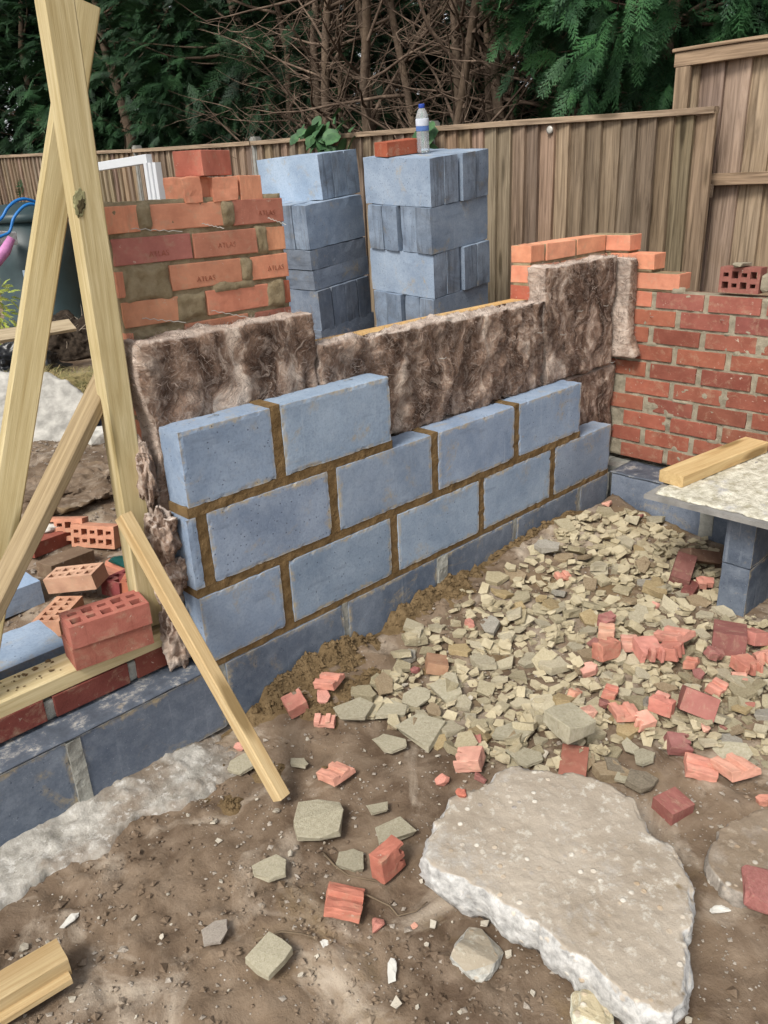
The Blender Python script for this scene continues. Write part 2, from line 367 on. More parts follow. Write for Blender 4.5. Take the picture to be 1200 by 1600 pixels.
C_BLK = (.268, .338, .440); C_FND = (.130, .156, .200)

# ================================================================== ground
def axis_pts(lo, hi, segs):
    out = []
    for a, b, st in segs:
        n = max(1, round((b-a)/st)); out += [a+(b-a)*i/n for i in range(n)]
    out.append(segs[-1][1]); return out
def gnoise(x, y):
    if -0.02 < y < .35 and x < 2.5: return -.03
    near = (abs(x) < 4 and abs(y) < 4)
    z = .022*fbm(x, y, 1.3, 2.3, 2)
    if y > .3: z += .03*fbm(x, y, 4.2, 1.7, 3)
    if near:
        a = fbm(x, y, 5.0, 11, 3)
        k_ = sst(fbm(x, y, 6.0, 2.6, 2), -.25, .45); z += (.006+.012*k_)*a+(.0015+.0055*k_)*fbm(x, y, 9.0, 34, 3)
    return z
_gh0 = gh
def gh(x, y):
    return gbase(x, y)+.022*fbm(x, y, 1.3, 2.3, 2)+(.03*fbm(x, y, 4.2, 1.7, 3) if y > .3 else 0)
xs = axis_pts(0, 0, [(-80, -10, 14), (-10, -2.0, 1.0), (-2.0, -1.0, .06), (-1.0, 2.2, .0115), (2.2, 4, .08), (4, 10, .5), (10, 80, 14)])
ys = axis_pts(0, 0, [(-80, -10, 14), (-10, -2.0, .8), (-2.0, -1.65, .04), (-1.65, 0.0, .0115), (0.0, .4, .05), (.4, 4.0, .03), (4.0, 10, .12), (10, 80, 14)])
nx, ny = len(xs), len(ys)
V = np.zeros((nx*ny, 3)); k = 0
for j, y in enumerate(ys):
    for i, x in enumerate(xs):
        V[k] = (x, y, gbase(x, min(y, 12))+gnoise(x, y)); k += 1
ii, jj = np.meshgrid(np.arange(nx-1), np.arange(ny-1)); a = (jj*nx+ii).ravel()
gm = quads_np('ground', V, np.stack([a, a+1, a+nx+1, a+nx], 1), True)
ground = obj('ground', gm, SOIL); tag(ground, kind='structure')

g = G('footing_concrete'); v = g.vec(world=True); n = g.noise(v, 16, 7, .7, .5); n2 = g.noise(v, 6, 5, .6)
c = g.mix(g.ramp(n, [(.35, 0.0), (.62, 1.0)]), (.23, .215, .185), (.46, .435, .39)); c = g.mix(g.ramp(n2, [(.46, 0.0), (.62, .85)]), c, (.19, .145, .105)); c = g.mix(g.ramp(g.noise(v, 40, 4, .7), [(.56, 0.0), (.66, .6)]), c, (.60, .58, .54))
FOOTM = g.done(c, .95, g.bump(g.math('ADD', n, g.noise(v, 70, 4, .7)), .6, .007), .1)
# concrete footing lip along the wall base
def footfn(p, e, s):
    x = p.x-1.25; n = fbm(x, p.y, .3, 9, 4)
    if p.y < .08: p.y += .06*fbm(x, .1, 2.2, 7, 5)*(1-p.y/.08)
    p.z += (.010*n+.016*abs(fbm(x, p.y, 3, 24, 4))) - (.16-p.y)*.10 - .02*(s[1] == -1) - .05*sst(p.x, .95, 1.4)
    return p
foot = obj('footing', gridbox(1.45, .19, .06, .010, footfn, 'footing'), FOOTM, loc=(-1.25, -.16, -.285), color=(1.0, 1.0, 1.0)); tag(foot, kind='structure')

# ================================================================== masonry
def chip(seed, amt=.0028, edge=.5):
    o = seed*3.17
    def fn(p, e, s):
        q = Vector(p)
        n = mnoise.noise(Vector((p.x*38+o, p.y*38, p.z*38+o*2)))
        if e >= 2:
            k = amt*(.25+max(0, n)*1.6)*(1.0 if e == 2 else 1.5)
            q -= Vector(s)*k
        elif e == 1:
            q -= Vector(s)*(.0004*n+.0008*mnoise.noise(Vector((p.x*6+o, p.y*6, p.z*6))))
        return q
    return fn
def block_piece(parent, x0, y0, z0, sx, sy, sz, seed, col, step=.0135):
    rnd = random.Random(seed); cc = tuple(c*rnd.uniform(.88, 1.10) for c in (1, 1, 1))
    k = rnd.uniform(.86, 1.1); col = tuple(c*k*q for c, q in zip(col, (rnd.uniform(.97, 1.03), 1, rnd.uniform(.98, 1.03))))
    o = obj('block', gridbox(sx, sy, sz, step, chip(seed), 'block', False), AER, parent, (x0, y0+rnd.uniform(-.002, .002), z0), (0, 0, rnd.uniform(-.003, .003)), col)
    return o
def mortar_joint(V, F, x0, x1, y0, y1, z0, z1, seed=0, amp=.005, step=.011):
    """rough mortar strip appended as a subdivided box"""
    me_v = []; nx_, nz_ = max(1, round((x1-x0)/step)), max(1, round((z1-z0)/step)); base = len(V)
    def f(x, z):
        return y0+amp*(fbm(x, z, seed*1.7, 26, 3))*.8
    for i in range(nx_+1):
        for k in range(nz_+1):
            x, z = x0+(x1-x0)*i/nx_, z0+(z1-z0)*k/nz_
            V.append((x, f(x, z), z))
    for i in range(nx_):
        for k in range(nz_):
            b = base+i*(nz_+1)+k; F.append((b, b+nz_+1, b+nz_+2, b+1))
    # top, bottom, ends to the back
    bk = len(V)
    for i in range(nx_+1):
        for k in (0, nz_):
            x = x0+(x1-x0)*i/nx_; V.append((x, y1, z0+(z1-z0)*k/nz_))
    for i in range(nx_):
        t0, t1 = base+i*(nz_+1)+nz_, base+(i+1)*(nz_+1)+nz_; F.append((t0, t1, bk+2*(i+1)+1, bk+2*i+1))
        b0, b1 = base+i*(nz_+1), base+(i+1)*(nz_+1); F.append((b0, bk+2*i, bk+2*(i+1), b1))
    F.append(tuple([base+k for k in range(nz_+1)]+[bk+1, bk]))
    e = base+nx_*(nz_+1); F.append(tuple([e+k for k in reversed(range(nz_+1))]+[bk+2*nx_, bk+2*nx_+1]))

# ---- inner leaf of blue-grey blocks
wall = empty('block_wall', (0, 0, 0), label='stepped wall of blue-grey aerated blocks with thick brown mortar joints', cat='wall')
GJ, GB = .035, .0283; HB = .215; Z1, Z2, Z3 = 0.0, HB+GB, 2*(HB+GB)
c1 = [(-.062, .224), (.259, .699), (.734, 1.174), (1.209, 1.649), (1.684, 2.124)]
c2 = [(-.066, -.035), (0.0, .44), (.475, .915), (.95, 1.39), (1.425, 1.862)]
c3 = [(-.052, .247), (.2823, .7223)]
sd = 10
for row, z in ((c1, Z1), (c2, Z2), (c3, Z3)):
    for x0, x1 in row:
        sd += 1; block_piece(wall, x0, 0, z, x1-x0, .1, HB, sd, C_BLK)
V, F = [], []
mortar_joint(V, F, -.058, 2.126, .003, .1, -.022, .0005, 1)
mortar_joint(V, F, -.062, 1.866, .003, .1, HB-.0005, Z2+.0005, 2)
mortar_joint(V, F, -.056, .728, .003, .1, Z2+HB-.0005, Z3+.0005, 3)
for row, z in ((c1, Z1), (c2, Z2), (c3, Z3)):
    for (a0, a1), (b0, b1) in zip(row, row[1:]):
        mortar_joint(V, F, a1-.0005, b0+.0005, .003, .1, z, z+HB+.003, a1*9)
obj('mortar', mesh_np('mortar', V, F), MORT_O, wall)
# little wire tie ends on the top blocks
for (x, y) in ((.09, .06), (.60, .07)):
    V, F = [], []; z = Z3+HB
    tube(V, F, [(x-.012, y, z+.002), (x, y-.012, z+.006), (x+.02, y-.008, z+.003), (x+.014, y+.012, z+.004)], [.001]*4, 5)
    obj('wire_tie', mesh_np('wire', V, F), mat_plain('tie_wire', (.25, .25, .24), .5), wall)

# ---- foundation course below
fnd = empty('foundation_wall', (0, 0, -.24), label='low course of dark blue-grey foundation blocks along the room edge', cat='wall')
FZ = -.24
js = [-1.42, -.945, -.487, -.02, .473, .945, 1.412, 1.885]
for i, (a, b) in enumerate(zip(js, js[1:])):
    block_piece(fnd, a+.012, .0, .003, b-a-.024, .1, .215, 60+i, C_FND)
block_piece(fnd, 1.897, .0, .003, 2.128-1.897, .1, .215, 70, C_FND)
for i, (a, b) in enumerate(((-.475, -.012), (-.95, -.487), (-1.42, -.962), (-1.9, -1.43))):
    o = block_piece(fnd, XC, a, .003, .1, b-a, .215, 75+i, C_FND)
V, F = [], []
for x in js[1:]:
    wd = {0: .012}.get(0); mortar_joint(V, F, x-.0125, x+.0125, .004, .1, .003, .219, x)
mortar_joint(V, F, .935, .985, -.004, .02, .06, .215, 4, .006)
mortar_joint(V, F, -.50, -.462, -.004, .02, .003, .215, 6, .006)
mortar_joint(V, F, 2.126, 2.1365, .004, .1, .003, .219, 7)
obj('mortar', mesh_np('mortar', V, F), MORT_F, fnd)
V, F = [], []
for y in (-.481, -.956, -1.428):
    mortar_joint(V, F, y-.03, y+.03, -.003, .09, .003, .219, y, .006)
mo = obj('mortar', mesh_np('mortar', V, F), MORT_F, fnd, (XC, 0, 0), (0, 0, PI/2))
mo.rotation_euler = (0, 0, -PI/2); mo.location = (XC, 0, 0)
for v in mo.data.vertices: v.co = Vector((-v.co.x, v.co.y, v.co.z))
mo.data.flip_normals()
# cavity fill and damp-proof membrane
DPCM = None
def mat_dpc():
    g = G('damp_membrane'); v = g.vec(world=True); n = g.noise(v, 14, 6, .7); s = g.noise(v, 90, 4, .7)
    c = g.mix(g.ramp(n, [(.35, 0.0), (.7, 1.0)]), (.055, .066, .085), (.12, .14, .175))
    c = g.mix(g.math('MULTIPLY', g.ramp(n, [(.52, 0.0), (.66, .9)]), g.ramp(s, [(.42, 0.0), (.56, 1.0)])), c, (.42, .40, .36))
    c = g.mix(g.ramp(g.noise(v, 7, 5, .7), [(.63, 0.0), (.70, .8)]), c, (.22, .17, .10))
    return g.done(c, .6, g.bump(g.math('ADD', n, s), .3, .004), .35)
DPCM = mat_dpc()
def dpcfn(p, e, s):
    if s[1] == -1: p.y += .004*mnoise.noise(Vector((p.x*9, 2, 0)))
    p.z += .003*mnoise.noise(Vector((p.x*11, p.y*11, 5))); return p
obj('damp_membrane', gridbox(1.36, .35, .004, .02, dpcfn, 'membrane'), DPCM, fnd, (-1.42, -.004, .2215))
obj('damp_membrane', gridbox(.197, 1.9, .004, .02, dpcfn, 'membrane'), DPCM, fnd, (XC-.003, -1.9, .2205))
obj('cavity_fill', rbox(3.8, .2, .215, 0, name='fill'), MORT_F, fnd, (.50, .201, .002))
obj('cavity_fill', rbox(.197, 2.2, .212, 0, name='fill'), MORT_F, fnd, (2.336, -.80, .002))

# ---- bricks
ORANGE = (.72, .325, .20); RED = (.275, .098, .066); DKRED = (.19, .055, .048); PURP = (.20, .065, .065); PALE = (.62, .31, .20)
BRK = [rbox(.215, .102, .065, .0025, .0016, 200+i, 'brick', 2) for i in range(8)]
def perforated(L=.215, W=.102, H=.065, rows=2, n=5, seed=1, name='perforated_brick'):
    rnd = random.Random(seed); hx = []
    pit = L/(n+.35)
    xs_ = {-L/2, L/2}; ys_ = {-W/2, W/2}; holes = []
    for i in range(n):
        cx = (i-(n-1)/2)*pit
        for r in range(rows):
            cy = (-.021 if r == 0 else .021)
            wx = pit*.30 if (i+r) % 2 else pit*.36; wy = .0085 if (i+r) % 2 else .0145
            holes.append((cx-wx, cx+wx, cy-wy, cy+wy)); xs_ |= {cx-wx, cx+wx}; ys_ |= {cy-wy, cy+wy}
    X = sorted(xs_); Y = sorted(ys_); bm = bmesh.new(); vt = {}
    def vv(x, y, z):
        k = (round(x, 5), round(y, 5), round(z, 5))
        if k not in vt: vt[k] = bm.verts.new(k)
        return vt[k]
    def inh(x, y): return any(a < x < b and c < y < d for a, b, c, d in holes)
    for i in range(len(X)-1):
        for j in range(len(Y)-1):
            if inh((X[i]+X[i+1])/2, (Y[j]+Y[j+1])/2): continue
            bm.faces.new([vv(X[i], Y[j], H), vv(X[i+1], Y[j], H), vv(X[i+1], Y[j+1], H), vv(X[i], Y[j+1], H)])
            bm.faces.new([vv(X[i], Y[j], 0), vv(X[i], Y[j+1], 0), vv(X[i+1], Y[j+1], 0), vv(X[i+1], Y[j], 0)])
            for (xa, ya, xb, yb, ox, oy) in ((X[i], Y[j], X[i+1], Y[j], 0, -1), (X[i+1], Y[j], X[i+1], Y[j+1], 1, 0), (X[i+1], Y[j+1], X[i], Y[j+1], 0, 1), (X[i], Y[j+1], X[i], Y[j], -1, 0)):
                mx, my = (xa+xb)/2+ox*1e-4, (ya+yb)/2+oy*1e-4
                if inh(mx, my) or abs(mx) > L/2 or abs(my) > W/2:
                    bm.faces.new([vv(xa, ya, 0), vv(xb, yb, 0), vv(xb, yb, H), vv(xa, ya, H)])
    for v in bm.verts: v.co += Vector((rnd.uniform(-1, 1), rnd.uniform(-1, 1), rnd.uniform(-1, 1)))*.00025
    ed = [e for e in bm.edges if len(e.link_faces) == 2 and e.calc_face_angle(0) > .6]
    bmesh.ops.bevel(bm, geom=ed, offset=.0012, segments=1, affect='EDGES')
    return from_bm(name, bm)
PBRK = [perforated(seed=i) for i in range(3)]; PHALF = perforated(.165, n=4, seed=9)
BH = .0665; RP = .079
rb = random.Random(5)
def vary(c, a=.16):
    k = rb.uniform(1-a, 1+a); return tuple(min(.8, x*k*rb.uniform(.96, 1.04)) for x in c)
def brick_in(parent, x0, x1, yc, z, col, axis='x', perf=False, name='brick'):
    me = rb.choice(PBRK if perf else BRK)
    o = obj(name, me, CLAY, parent, color=vary(col))
    L = x1-x0; o.scale = (L/.215, 1, BH/.065)
    flip = rb.choice((0, PI))
    if axis == 'x': o.location = ((x0+x1)/2, yc+rb.uniform(-.0025, .0025), z+rb.uniform(-.0015, .0015)); o.rotation_euler = (rb.uniform(-.006, .006), rb.uniform(-.006, .006), rb.uniform(-.008, .008)+flip)
    else: o.location = (yc+rb.uniform(-.0025, .0025), (x0+x1)/2, z+rb.uniform(-.0015, .0015)); o.rotation_euler = (rb.uniform(-.006, .006), rb.uniform(-.006, .006), PI/2+rb.uniform(-.008, .008)+flip)
    return o
def mortar_slab(name, parent, mat, L, T, H, seed, amp, recess, loc, rot=0, step=.0115, edge=None):
    def fn(p, e, s):
        if s[1] == -1:
            a = fbm(p.x, p.z, seed, 22, 4); b = fbm(p.x, p.z, seed+5, 5, 2)
            p.y += recess - amp*(a*.75+max(0, b)*.5)
        if s[2] == 1: p.z += .003*mnoise.noise(Vector((p.x*30, p.y*30, seed)))
        return p
    return obj(name, gridbox(L, T, H, step, fn, 'mortar'), mat, parent, loc, (0, 0, rot))
bw = empty('brick_wall', (0, .25, 0), label='orange and red brick outer wall with a low window gap and stepped ends', cat='wall')
def B(x0, x1, r, col=ORANGE, perf=False):
    return brick_in(bw, x0, x1, .251-.25, r*RP, col, 'x', perf)
stamp_jobs = []
pier = {15: [(-.05, .04, ORANGE), (.071, .299, ORANGE), (.331, .507, (.54, .235, .165))],
        14: [(-.045, .183, (.47, .20, .155)), (.19, .402, (.56, .24, .16)), (.432, .507, ORANGE)],
        13: [(-.05, -.03, ORANGE), (.105, .338, (.60, .27, .165)), (.372, .508, ORANGE)],
        12: [(-.048, .118, ORANGE), (.21, .425, ORANGE), (.468, .508, (.42, .14, .08))],
        11: [(-.05, -.03, ORANGE), (.13, .345, (.56, .26, .16)), (.36, .508, (.44, .19, .13))]}
for r, row in pier.items():
    for x0, x1, c in row:
        o = B(x0, x1, r, c)
        if (r, x0) in ((15, .331), (13, .372), (14, -.045), (14, .19), (13, .105)): stamp_jobs.append((r, x0, x1, o))
for r in range(0, 11):
    off = 0 if r % 2 else .12
    x = -.05-off
    while x < 2.3:
        x0, x1 = max(x, -.05), min(x+.2165, 2.318)
        if not (r >= 10 and x0 > .5) and x1-x0 > .03 and not (r == 10 and x1 > .51):
            B(x0, x1 if r < 10 else min(x1, .507), r, ORANGE if r > 7 else RED)
        x += .24
for r, row in {12: [(1.752, 1.842), (1.86, 2.07), (2.09, 2.318)], 11: [(1.752, 1.955), (1.975, 2.19), (2.21, 2.318)], 10: [(1.752, 1.842), (1.86, 2.075), (2.095, 2.318)]}.items():
    for i, (x0, x1) in enumerate(row): B(x0, x1, r, ORANGE if r > 10 else (.42, .14, .09))
mortar_slab('mortar', bw, MORT_P, .553, .092, 1.261, 3.0, .009, .006, (-.0485, .2-.25+.001, 0))
mortar_slab('mortar', bw, MORT_P, 1.26, .092, .775, 4.0, .008, .006, (.5055, .2-.25+.001, 0))
mortar_slab('mortar', bw, MORT_P, .571, .092, 1.011, 5.0, .006, .005, (1.7545, .2015-.25, 0.002))
# thick mortar pats on the pier where bricks are buttered over
def pat(parent, x0, x1, z0, z1, y0, y1, seed, mat, rough=.006):
    V, F = [], []; n1, n2 = max(3, round((x1-x0)/.008)), max(3, round((z1-z0)/.008))
    for i in range(n1+1):
        for k in range(n2+1):
            u_, v_ = i/n1*2-1, k/n2*2-1; x, z = x0+(x1-x0)*i/n1, z0+(z1-z0)*k/n2
            ed = max(abs(u_), abs(v_)); nn = fbm(x, z, seed, 25, 3)
            prof = 1-sst(ed+.35*fbm(x, z, seed+3, 14, 2), .6, 1.0)
            V.append((x, y1+(y0-y1)*prof-rough*nn*prof, z))
    for i in range(n1):
        for k in range(n2):
            b = i*(n2+1)+k; F.append((b, b+n2+1, b+n2+2, b+1))
    return obj('mortar_pat', mesh_np('pat', V, F, True), mat, parent)
for (x0, x1, z0, z1, s) in ((-.04, .115, 12.7*RP, 14.05*RP, 2), (.10, .22, 11.9*RP, 12.95*RP, 5), (.41, .49, 11.85*RP, 12.95*RP, 8), (-.04, .14, 10.9*RP, 11.9*RP, 11), (.03, .08, 14.95*RP, 15.9*RP, 13), (.29, .34, 14.95*RP, 15.9*RP, 17), (.33, .385, 12.9*RP, 13.9*RP, 19), (.22, .40, 12.7*RP, 13.12*RP, 23), (.395, .445, 13.9*RP, 14.95*RP, 27)):
    pat(bw, x0, x1, z0, z1, .194-.25, .210-.25, s, MORT_P)
# lettering pressed into some bricks
fc = bpy.data.curves.new('stamp_text', 'FONT'); fc.body = 'ATLAS'; fc.size = .021; fc.extrude = .0006; fc.offset = -.0006
to = bpy.data.objects.new('stamp_text', fc); COL.objects.link(to); bpy.context.view_layer.update()
stamp_me = bpy.data.meshes.new_from_object(to.evaluated_get(bpy.context.evaluated_depsgraph_get())); bpy.data.objects.remove(to)
stamp_me.materials.clear(); STAMPM = mat_plain('stamped_clay', (.34, .115, .07), .95, .1); stamp_me.materials.append(STAMPM)
bpy.context.view_layer.update()
for r, x0, x1, ob_ in stamp_jobs:
    c = (x0+x1)/2-.030+rb.uniform(-.02, .03)
    st = obj('stamp', stamp_me, None, None, (c, .1972, r*RP+.02+rb.uniform(-.005, .008)), (PI/2, 0, 0)); bpy.context.view_layer.update(); mw = st.matrix_world.copy(); st.parent = ob_; st.matrix_world = mw
# ---- brick return wall
rw = empty('brick_wall', (XB+.051, 0, 0), label='dark red brick return wall with pale joints beside the mortar board', cat='wall')
for r in range(0, 10):
    k0 = 0 if (9-r) % 2 == 0 else .5
    y1 = -.047+.24*1-.24*k0-.012
    while y1 > -2.0:
        y0 = y1-.215; yy = min(y1, .302)
        col = (.33, .118, .075) if (yy > .0 or r < 2) else RED
        if r == 9 and y1 > 0: col = (.55, .22, .135)
        if r > 7 and y1 < 0: col = (.30, .105, .08)
        if yy-y0 > .03: brick_in(rw, y0, yy, 0, r*RP+.001, col, 'y', r == 9 and y1 < 0)
        y1 -= .24
for r, ye in ((10, -.158), (11, -.034), (12, .088)):
    y1 = ye+.215
    o = brick_in(rw, ye, min(y1, .302), 0, r*RP+.001, ORANGE, 'y', r == 10)
    if y1 < .25: brick_in(rw, y1+.02, .302, 0, r*RP+.001, ORANGE, 'y')
def retm(L, H, y_hi, z0, seed, mat, amp):
    def fn(p, e, s):
        if s[0] == -1:
            a = fbm(p.y, p.z, seed, 24, 4); b = fbm(p.y, p.z, seed+5, 6, 2)
            p.x += .005-amp*(a*.8+max(0, b)*.45)
        return p
    return obj('mortar', gridbox(.09, L, H, .0115, fn, 'mortar'), mat, rw, (-.050, y_hi-L, z0))
retm(2.27, .778, .298, 0, 9.0, MORT_G, .009)
retm(.44, .079, .298, .778+.001, 11.0, MORT_P, .005); retm(.32, .079, .298, .858, 12.0, MORT_P, .005); retm(.20, .079, .298, .938, 13.0, MORT_P, .005)
# lumps of squeezed mortar on the return wall
rl = random.Random(77)
for i in range(16):
    y, z = rl.uniform(-.75, .0), rl.uniform(.02, .77); r = round((z)/RP); z = r*RP-.008
    pat_o = pat(rw, 0, rl.uniform(.03, .08), 0, rl.uniform(.018, .035), -.001, .009, i*3.3, MORT_G, .004)
    pat_o.rotation_euler = (0, 0, -PI/2); pat_o.location = (-.051, y, z-.012)
# galvanised wall ties left in the joints
TIE = mat_plain('tie_metal', (.50, .48, .43), .4, .5, Metallic=.3)
def tie(parent, pts, nm='wall_tie', r=.0011):
    V, F = [], []; tube(V, F, pts, [r]*len(pts), 5); return obj(nm, mesh_np('tie', V, F), TIE, parent)
def wavy(p, q, n=11, a=.0018):
    p, q = Vector(p), Vector(q); return [p.lerp(q, i/n)+Vector((0, 0, a*(1 if i % 2 else -1)*(i < n-1))) for i in range(n+1)]
for (u0, v0, u1, v1) in ((205, 357, 285, 362), (315, 349, 350, 357), (418, 340, 447, 351), (222, 497, 290, 504), (330, 485, 392, 497)):
    a_, b_ = onp(u0, v0, 1, .194), onp(u1, v1, 1, .150); tie(bw, wavy(a_-np.array([0, .25, 0]), b_-np.array([0, .25, 0])))
for (u, v) in ((1016, 495), (1087, 585), (1040, 660), (1125, 500)):
    a_ = onp(u, v, 0, XB-.001)-np.array([XB+.051, 0, 0]); tie(rw, [a_, a_+np.array([-.03, -.03, .006])])

# ---- single brick course at the open side, with plank
lc = empty('brick_course', (-.6, .145, 0), label='single course of dark red bricks bedded under the timber plank', cat='wall')
x = -.02
while x > -1.4:
    brick_in(lc, x-.215+.6, x+.6, 0, -.004, (.17, .052, .04), 'x'); x -= .24
mortar_slab('mortar', lc, MORT_F, 1.4, .09, .055, 21, .006, .007, (-1.4+.6, -.05, -.004))

# ================================================================== mineral wool
def wool(name, x0, x1, y0, y1, z0, z1, seed, amp=.018, lab=None, fn2=None, nf=1500, cat='insulation', step=.0115):
    def fn(p, e, s):
        q = Vector(p); wx = Vector((p.x+x0, p.y+y0, p.z+z0)); o = seed*5.3
        a = fbm(wx.x*1.3+o, wx.y, wx.z*.8, 8, 4); b = abs(fbm(wx.x, wx.y+o, wx.z, 20, 4))-.3
        n = Vector(s)
        if n.length: n.normalize()
        q += n*(amp*1.3*a-amp*.6*b)
        if e >= 2: q -= n*.010*(.4+abs(a))
        if fn2: q = fn2(q, wx, s)
        return q
    ge = gridbox(x1-x0, y1-y0, z1-z0, step, fn, 'wool')
    o = obj(name, ge, WOOL, None, (x0, y0, z0))
    if lab: tag(o, lab, cat, 'mineral wool in the cavity')
    # loose fibres standing off the surface
    rnd = np.random.default_rng(seed); me = o.data; npoly = len(me.polygons)
    cen = np.zeros(npoly*3, np.float32); nor = np.zeros(npoly*3, np.float32)
    me.polygons.foreach_get('center', cen); me.polygons.foreach_get('normal', nor); cen = cen.reshape(-1, 3); nor = nor.reshape(-1, 3)
    ok = np.where((nor[:, 1] < .3) & (nor[:, 2] > -.5))[0]
    if nf and len(ok):
        pick = rnd.choice(ok, nf); P = cen[pick]; Nn = nor[pick]
        VV = []; FF = []; k = 4
        d = rnd.normal(size=(nf, 3)); d -= Nn*(d*Nn).sum(1)[:, None]; d /= np.linalg.norm(d, axis=1)[:, None]
        curl = rnd.normal(size=(nf, 3)); L = rnd.uniform(.008, .032, nf); wd = rnd.uniform(.00025, .0006, nf)
        side = np.cross(d, Nn); pts = []
        for s_ in range(k):
            t = s_/(k-1)
            c = P+d*(L*t)[:, None]+Nn*(.0015+.010*np.sin(t*PI)*rnd.uniform(.2, 1, nf))[:, None]+curl*(L*.25*t*t)[:, None]
            pts.append(c)
        W_ = side*wd[:, None]
        arr = np.stack([np.stack([c-W_, c+W_], 1) for c in pts], 1).reshape(nf, k*2, 3)
        base = (np.arange(nf)*k*2)[:, None, None]
        q = np.array([[2*i, 2*i+1, 2*i+3, 2*i+2] for i in range(k-1)])[None]
        fo = obj('fibres', quads_np('fibres', arr.reshape(-1, 3), (base+q).reshape(-1, 4)), FIBM, o); fo['kind'] = 'stuff'
    return o
FIBM = mat_plain('wool_fibre', (.44, .35, .295), .95, .05, 14, .75, 0, True)
def sag_left(q, w, s):
    if s[0] == -1: q.x -= .03*sst(.55-w.z, 0, .5)+.010*math.sin(w.z*17)
    return q
i1 = wool('insulation_slab', -.066, .515, .104, .196, .0, .925, 1, .012, 'brown mineral wool slab standing at the open end of the cavity', sag_left, 3200)
def mid_top(q, w, s):
    if s[2] == 1: q.z += .012*fbm(w.x, w.y, 3, 8, 3)-.02*sst(w.x, .8, 1.7)
    if s[1] == -1: q.y -= .018*max(0, fbm(w.x, w.z, 9, 6, 3))
    return q
i2 = wool('insulation_slab', .522, 1.72, .103, .196, .452, .818, 2, .020, 'long ragged mineral wool slab under the window gap timber', mid_top, 4200)
i4 = wool('insulation_slab', .522, 2.325, .112, .196, .0, .443, 4, .010, 'lower mineral wool slab partly hidden behind the blue blocks', None, 1800)
def ur(q, w, s):
    if s[0] == -1: q.x += .03*sst(.75-w.z, 0, .3)-.01
    return q
i3 = wool('insulation_slab', 1.728, 2.255, .100, .196, .455, .935, 3, .011, 'tall mineral wool slab standing in the brick corner', ur, 2600)
def flap(q, w, s):
    q.y -= .05*sst(.62-w.z, 0, .15)*(s[1] == -1); q.x += .03*math.sin((w.z-.5)*7)*.3
    if s[2] == -1: q.z += (w.x-2.26)*.1
    return q
i5 = wool('insulation_strip', 2.262, 2.322, .035, .18, .488, .925, 5, .007, 'narrow folded strip of mineral wool hanging in the brick corner', flap, 700)
# tufts pulled out at the slab's open end
def tuft(parent, c, r, seed):
    bm = bmesh.new(); bmesh.ops.create_icosphere(bm, subdivisions=5, radius=1)
    for v in bm.verts:
        d = v.co.normalized(); n = fbm(d.x+seed, d.y, d.z, 1.9, 5)
        v.co = Vector((d.x*r[0], d.y*r[1], d.z*r[2]))*(1+.42*n)
    me = from_bm('tuft', bm, True); o = obj('wool_tuft', me, WOOL, parent, Vector(c)-Vector((-.066, .104, 0))); return o
tuft(i1, (-.105, .070, .405), (.046, .045, .075), 3); tuft(i1, (-.092, .060, .285), (.036, .035, .06), 8)
tuft(i1, (-.108, .075, .085), (.046, .035, .105), 5); tuft(i1, (-.09, .12, .20), (.035, .035, .09), 14); tuft(i1, (-.098, .13, .56), (.03, .04, .10), 22)
# thin wires pinning the wool
for (u, v, y) in ((690, 560, .085), (843, 520, .085), (945, 478, .085), (878, 523, .085), (905, 486, .085), (960, 400, .085), (955, 566, .09), (975, 571, .08), (700, 500, .09)):
    a_ = onp(u, v, 1, y); o = tie(i3 if u > 800 else i2, [a_-np.array((i3 if u > 800 else i2).location)+np.array(d) for d in ((-.012, 0, .002), (0, -.012, 0), (.014, -.01, .003))], 'wall_tie', .0012)

# ================================================================== timbers
def beam(name, p0, p1, w_, h_, mat, up=(0, 0, 1), label=None, cat='timber', group=None, seed=0, warp=.003, color=(1, 1, 1), bev=.003, step=.06):
    M, L = align(p0, p1, up); rnd = random.Random(seed); bm = bmesh.new(); n = max(2, int(L/step)); V_ = []
    rings = []
    for i in range(n+1):
        x = L*i/n; dy, dz = warp*mnoise.noise(Vector((x*1.5, seed, 0))), warp*mnoise.noise(Vector((x*1.5, seed, 9)))
        tw = .02*mnoise.noise(Vector((x*.8, seed, 4))); b = bev
        pr = [(-w_/2+b, -h_/2), (w_/2-b, -h_/2), (w_/2, -h_/2+b), (w_/2, h_/2-b), (w_/2-b, h_/2), (-w_/2+b, h_/2), (-w_/2, h_/2-b), (-w_/2, -h_/2+b)]
        xo = rnd.uniform(-.0012, .0012) if i in (0, n) else 0
        rings.append([bm.verts.new((x+(xo if i in (0, n) else 0), y*math.cos(tw)-z*math.sin(tw)+dy, y*math.sin(tw)+z*math.cos(tw)+dz)) for y, z in pr])
    for i in range(n):
        for k in range(8): bm.faces.new((rings[i][k], rings[i][(k+1) % 8], rings[i+1][(k+1) % 8], rings[i+1][k]))
    bm.faces.new(list(reversed(rings[0]))); bm.faces.new(rings[-1])
    o = obj(name, from_bm(name, bm), mat, None, color=color); o.matrix_world = M
    return tag(o, label, cat, group)
A3 = lambda *a: np.array(a)
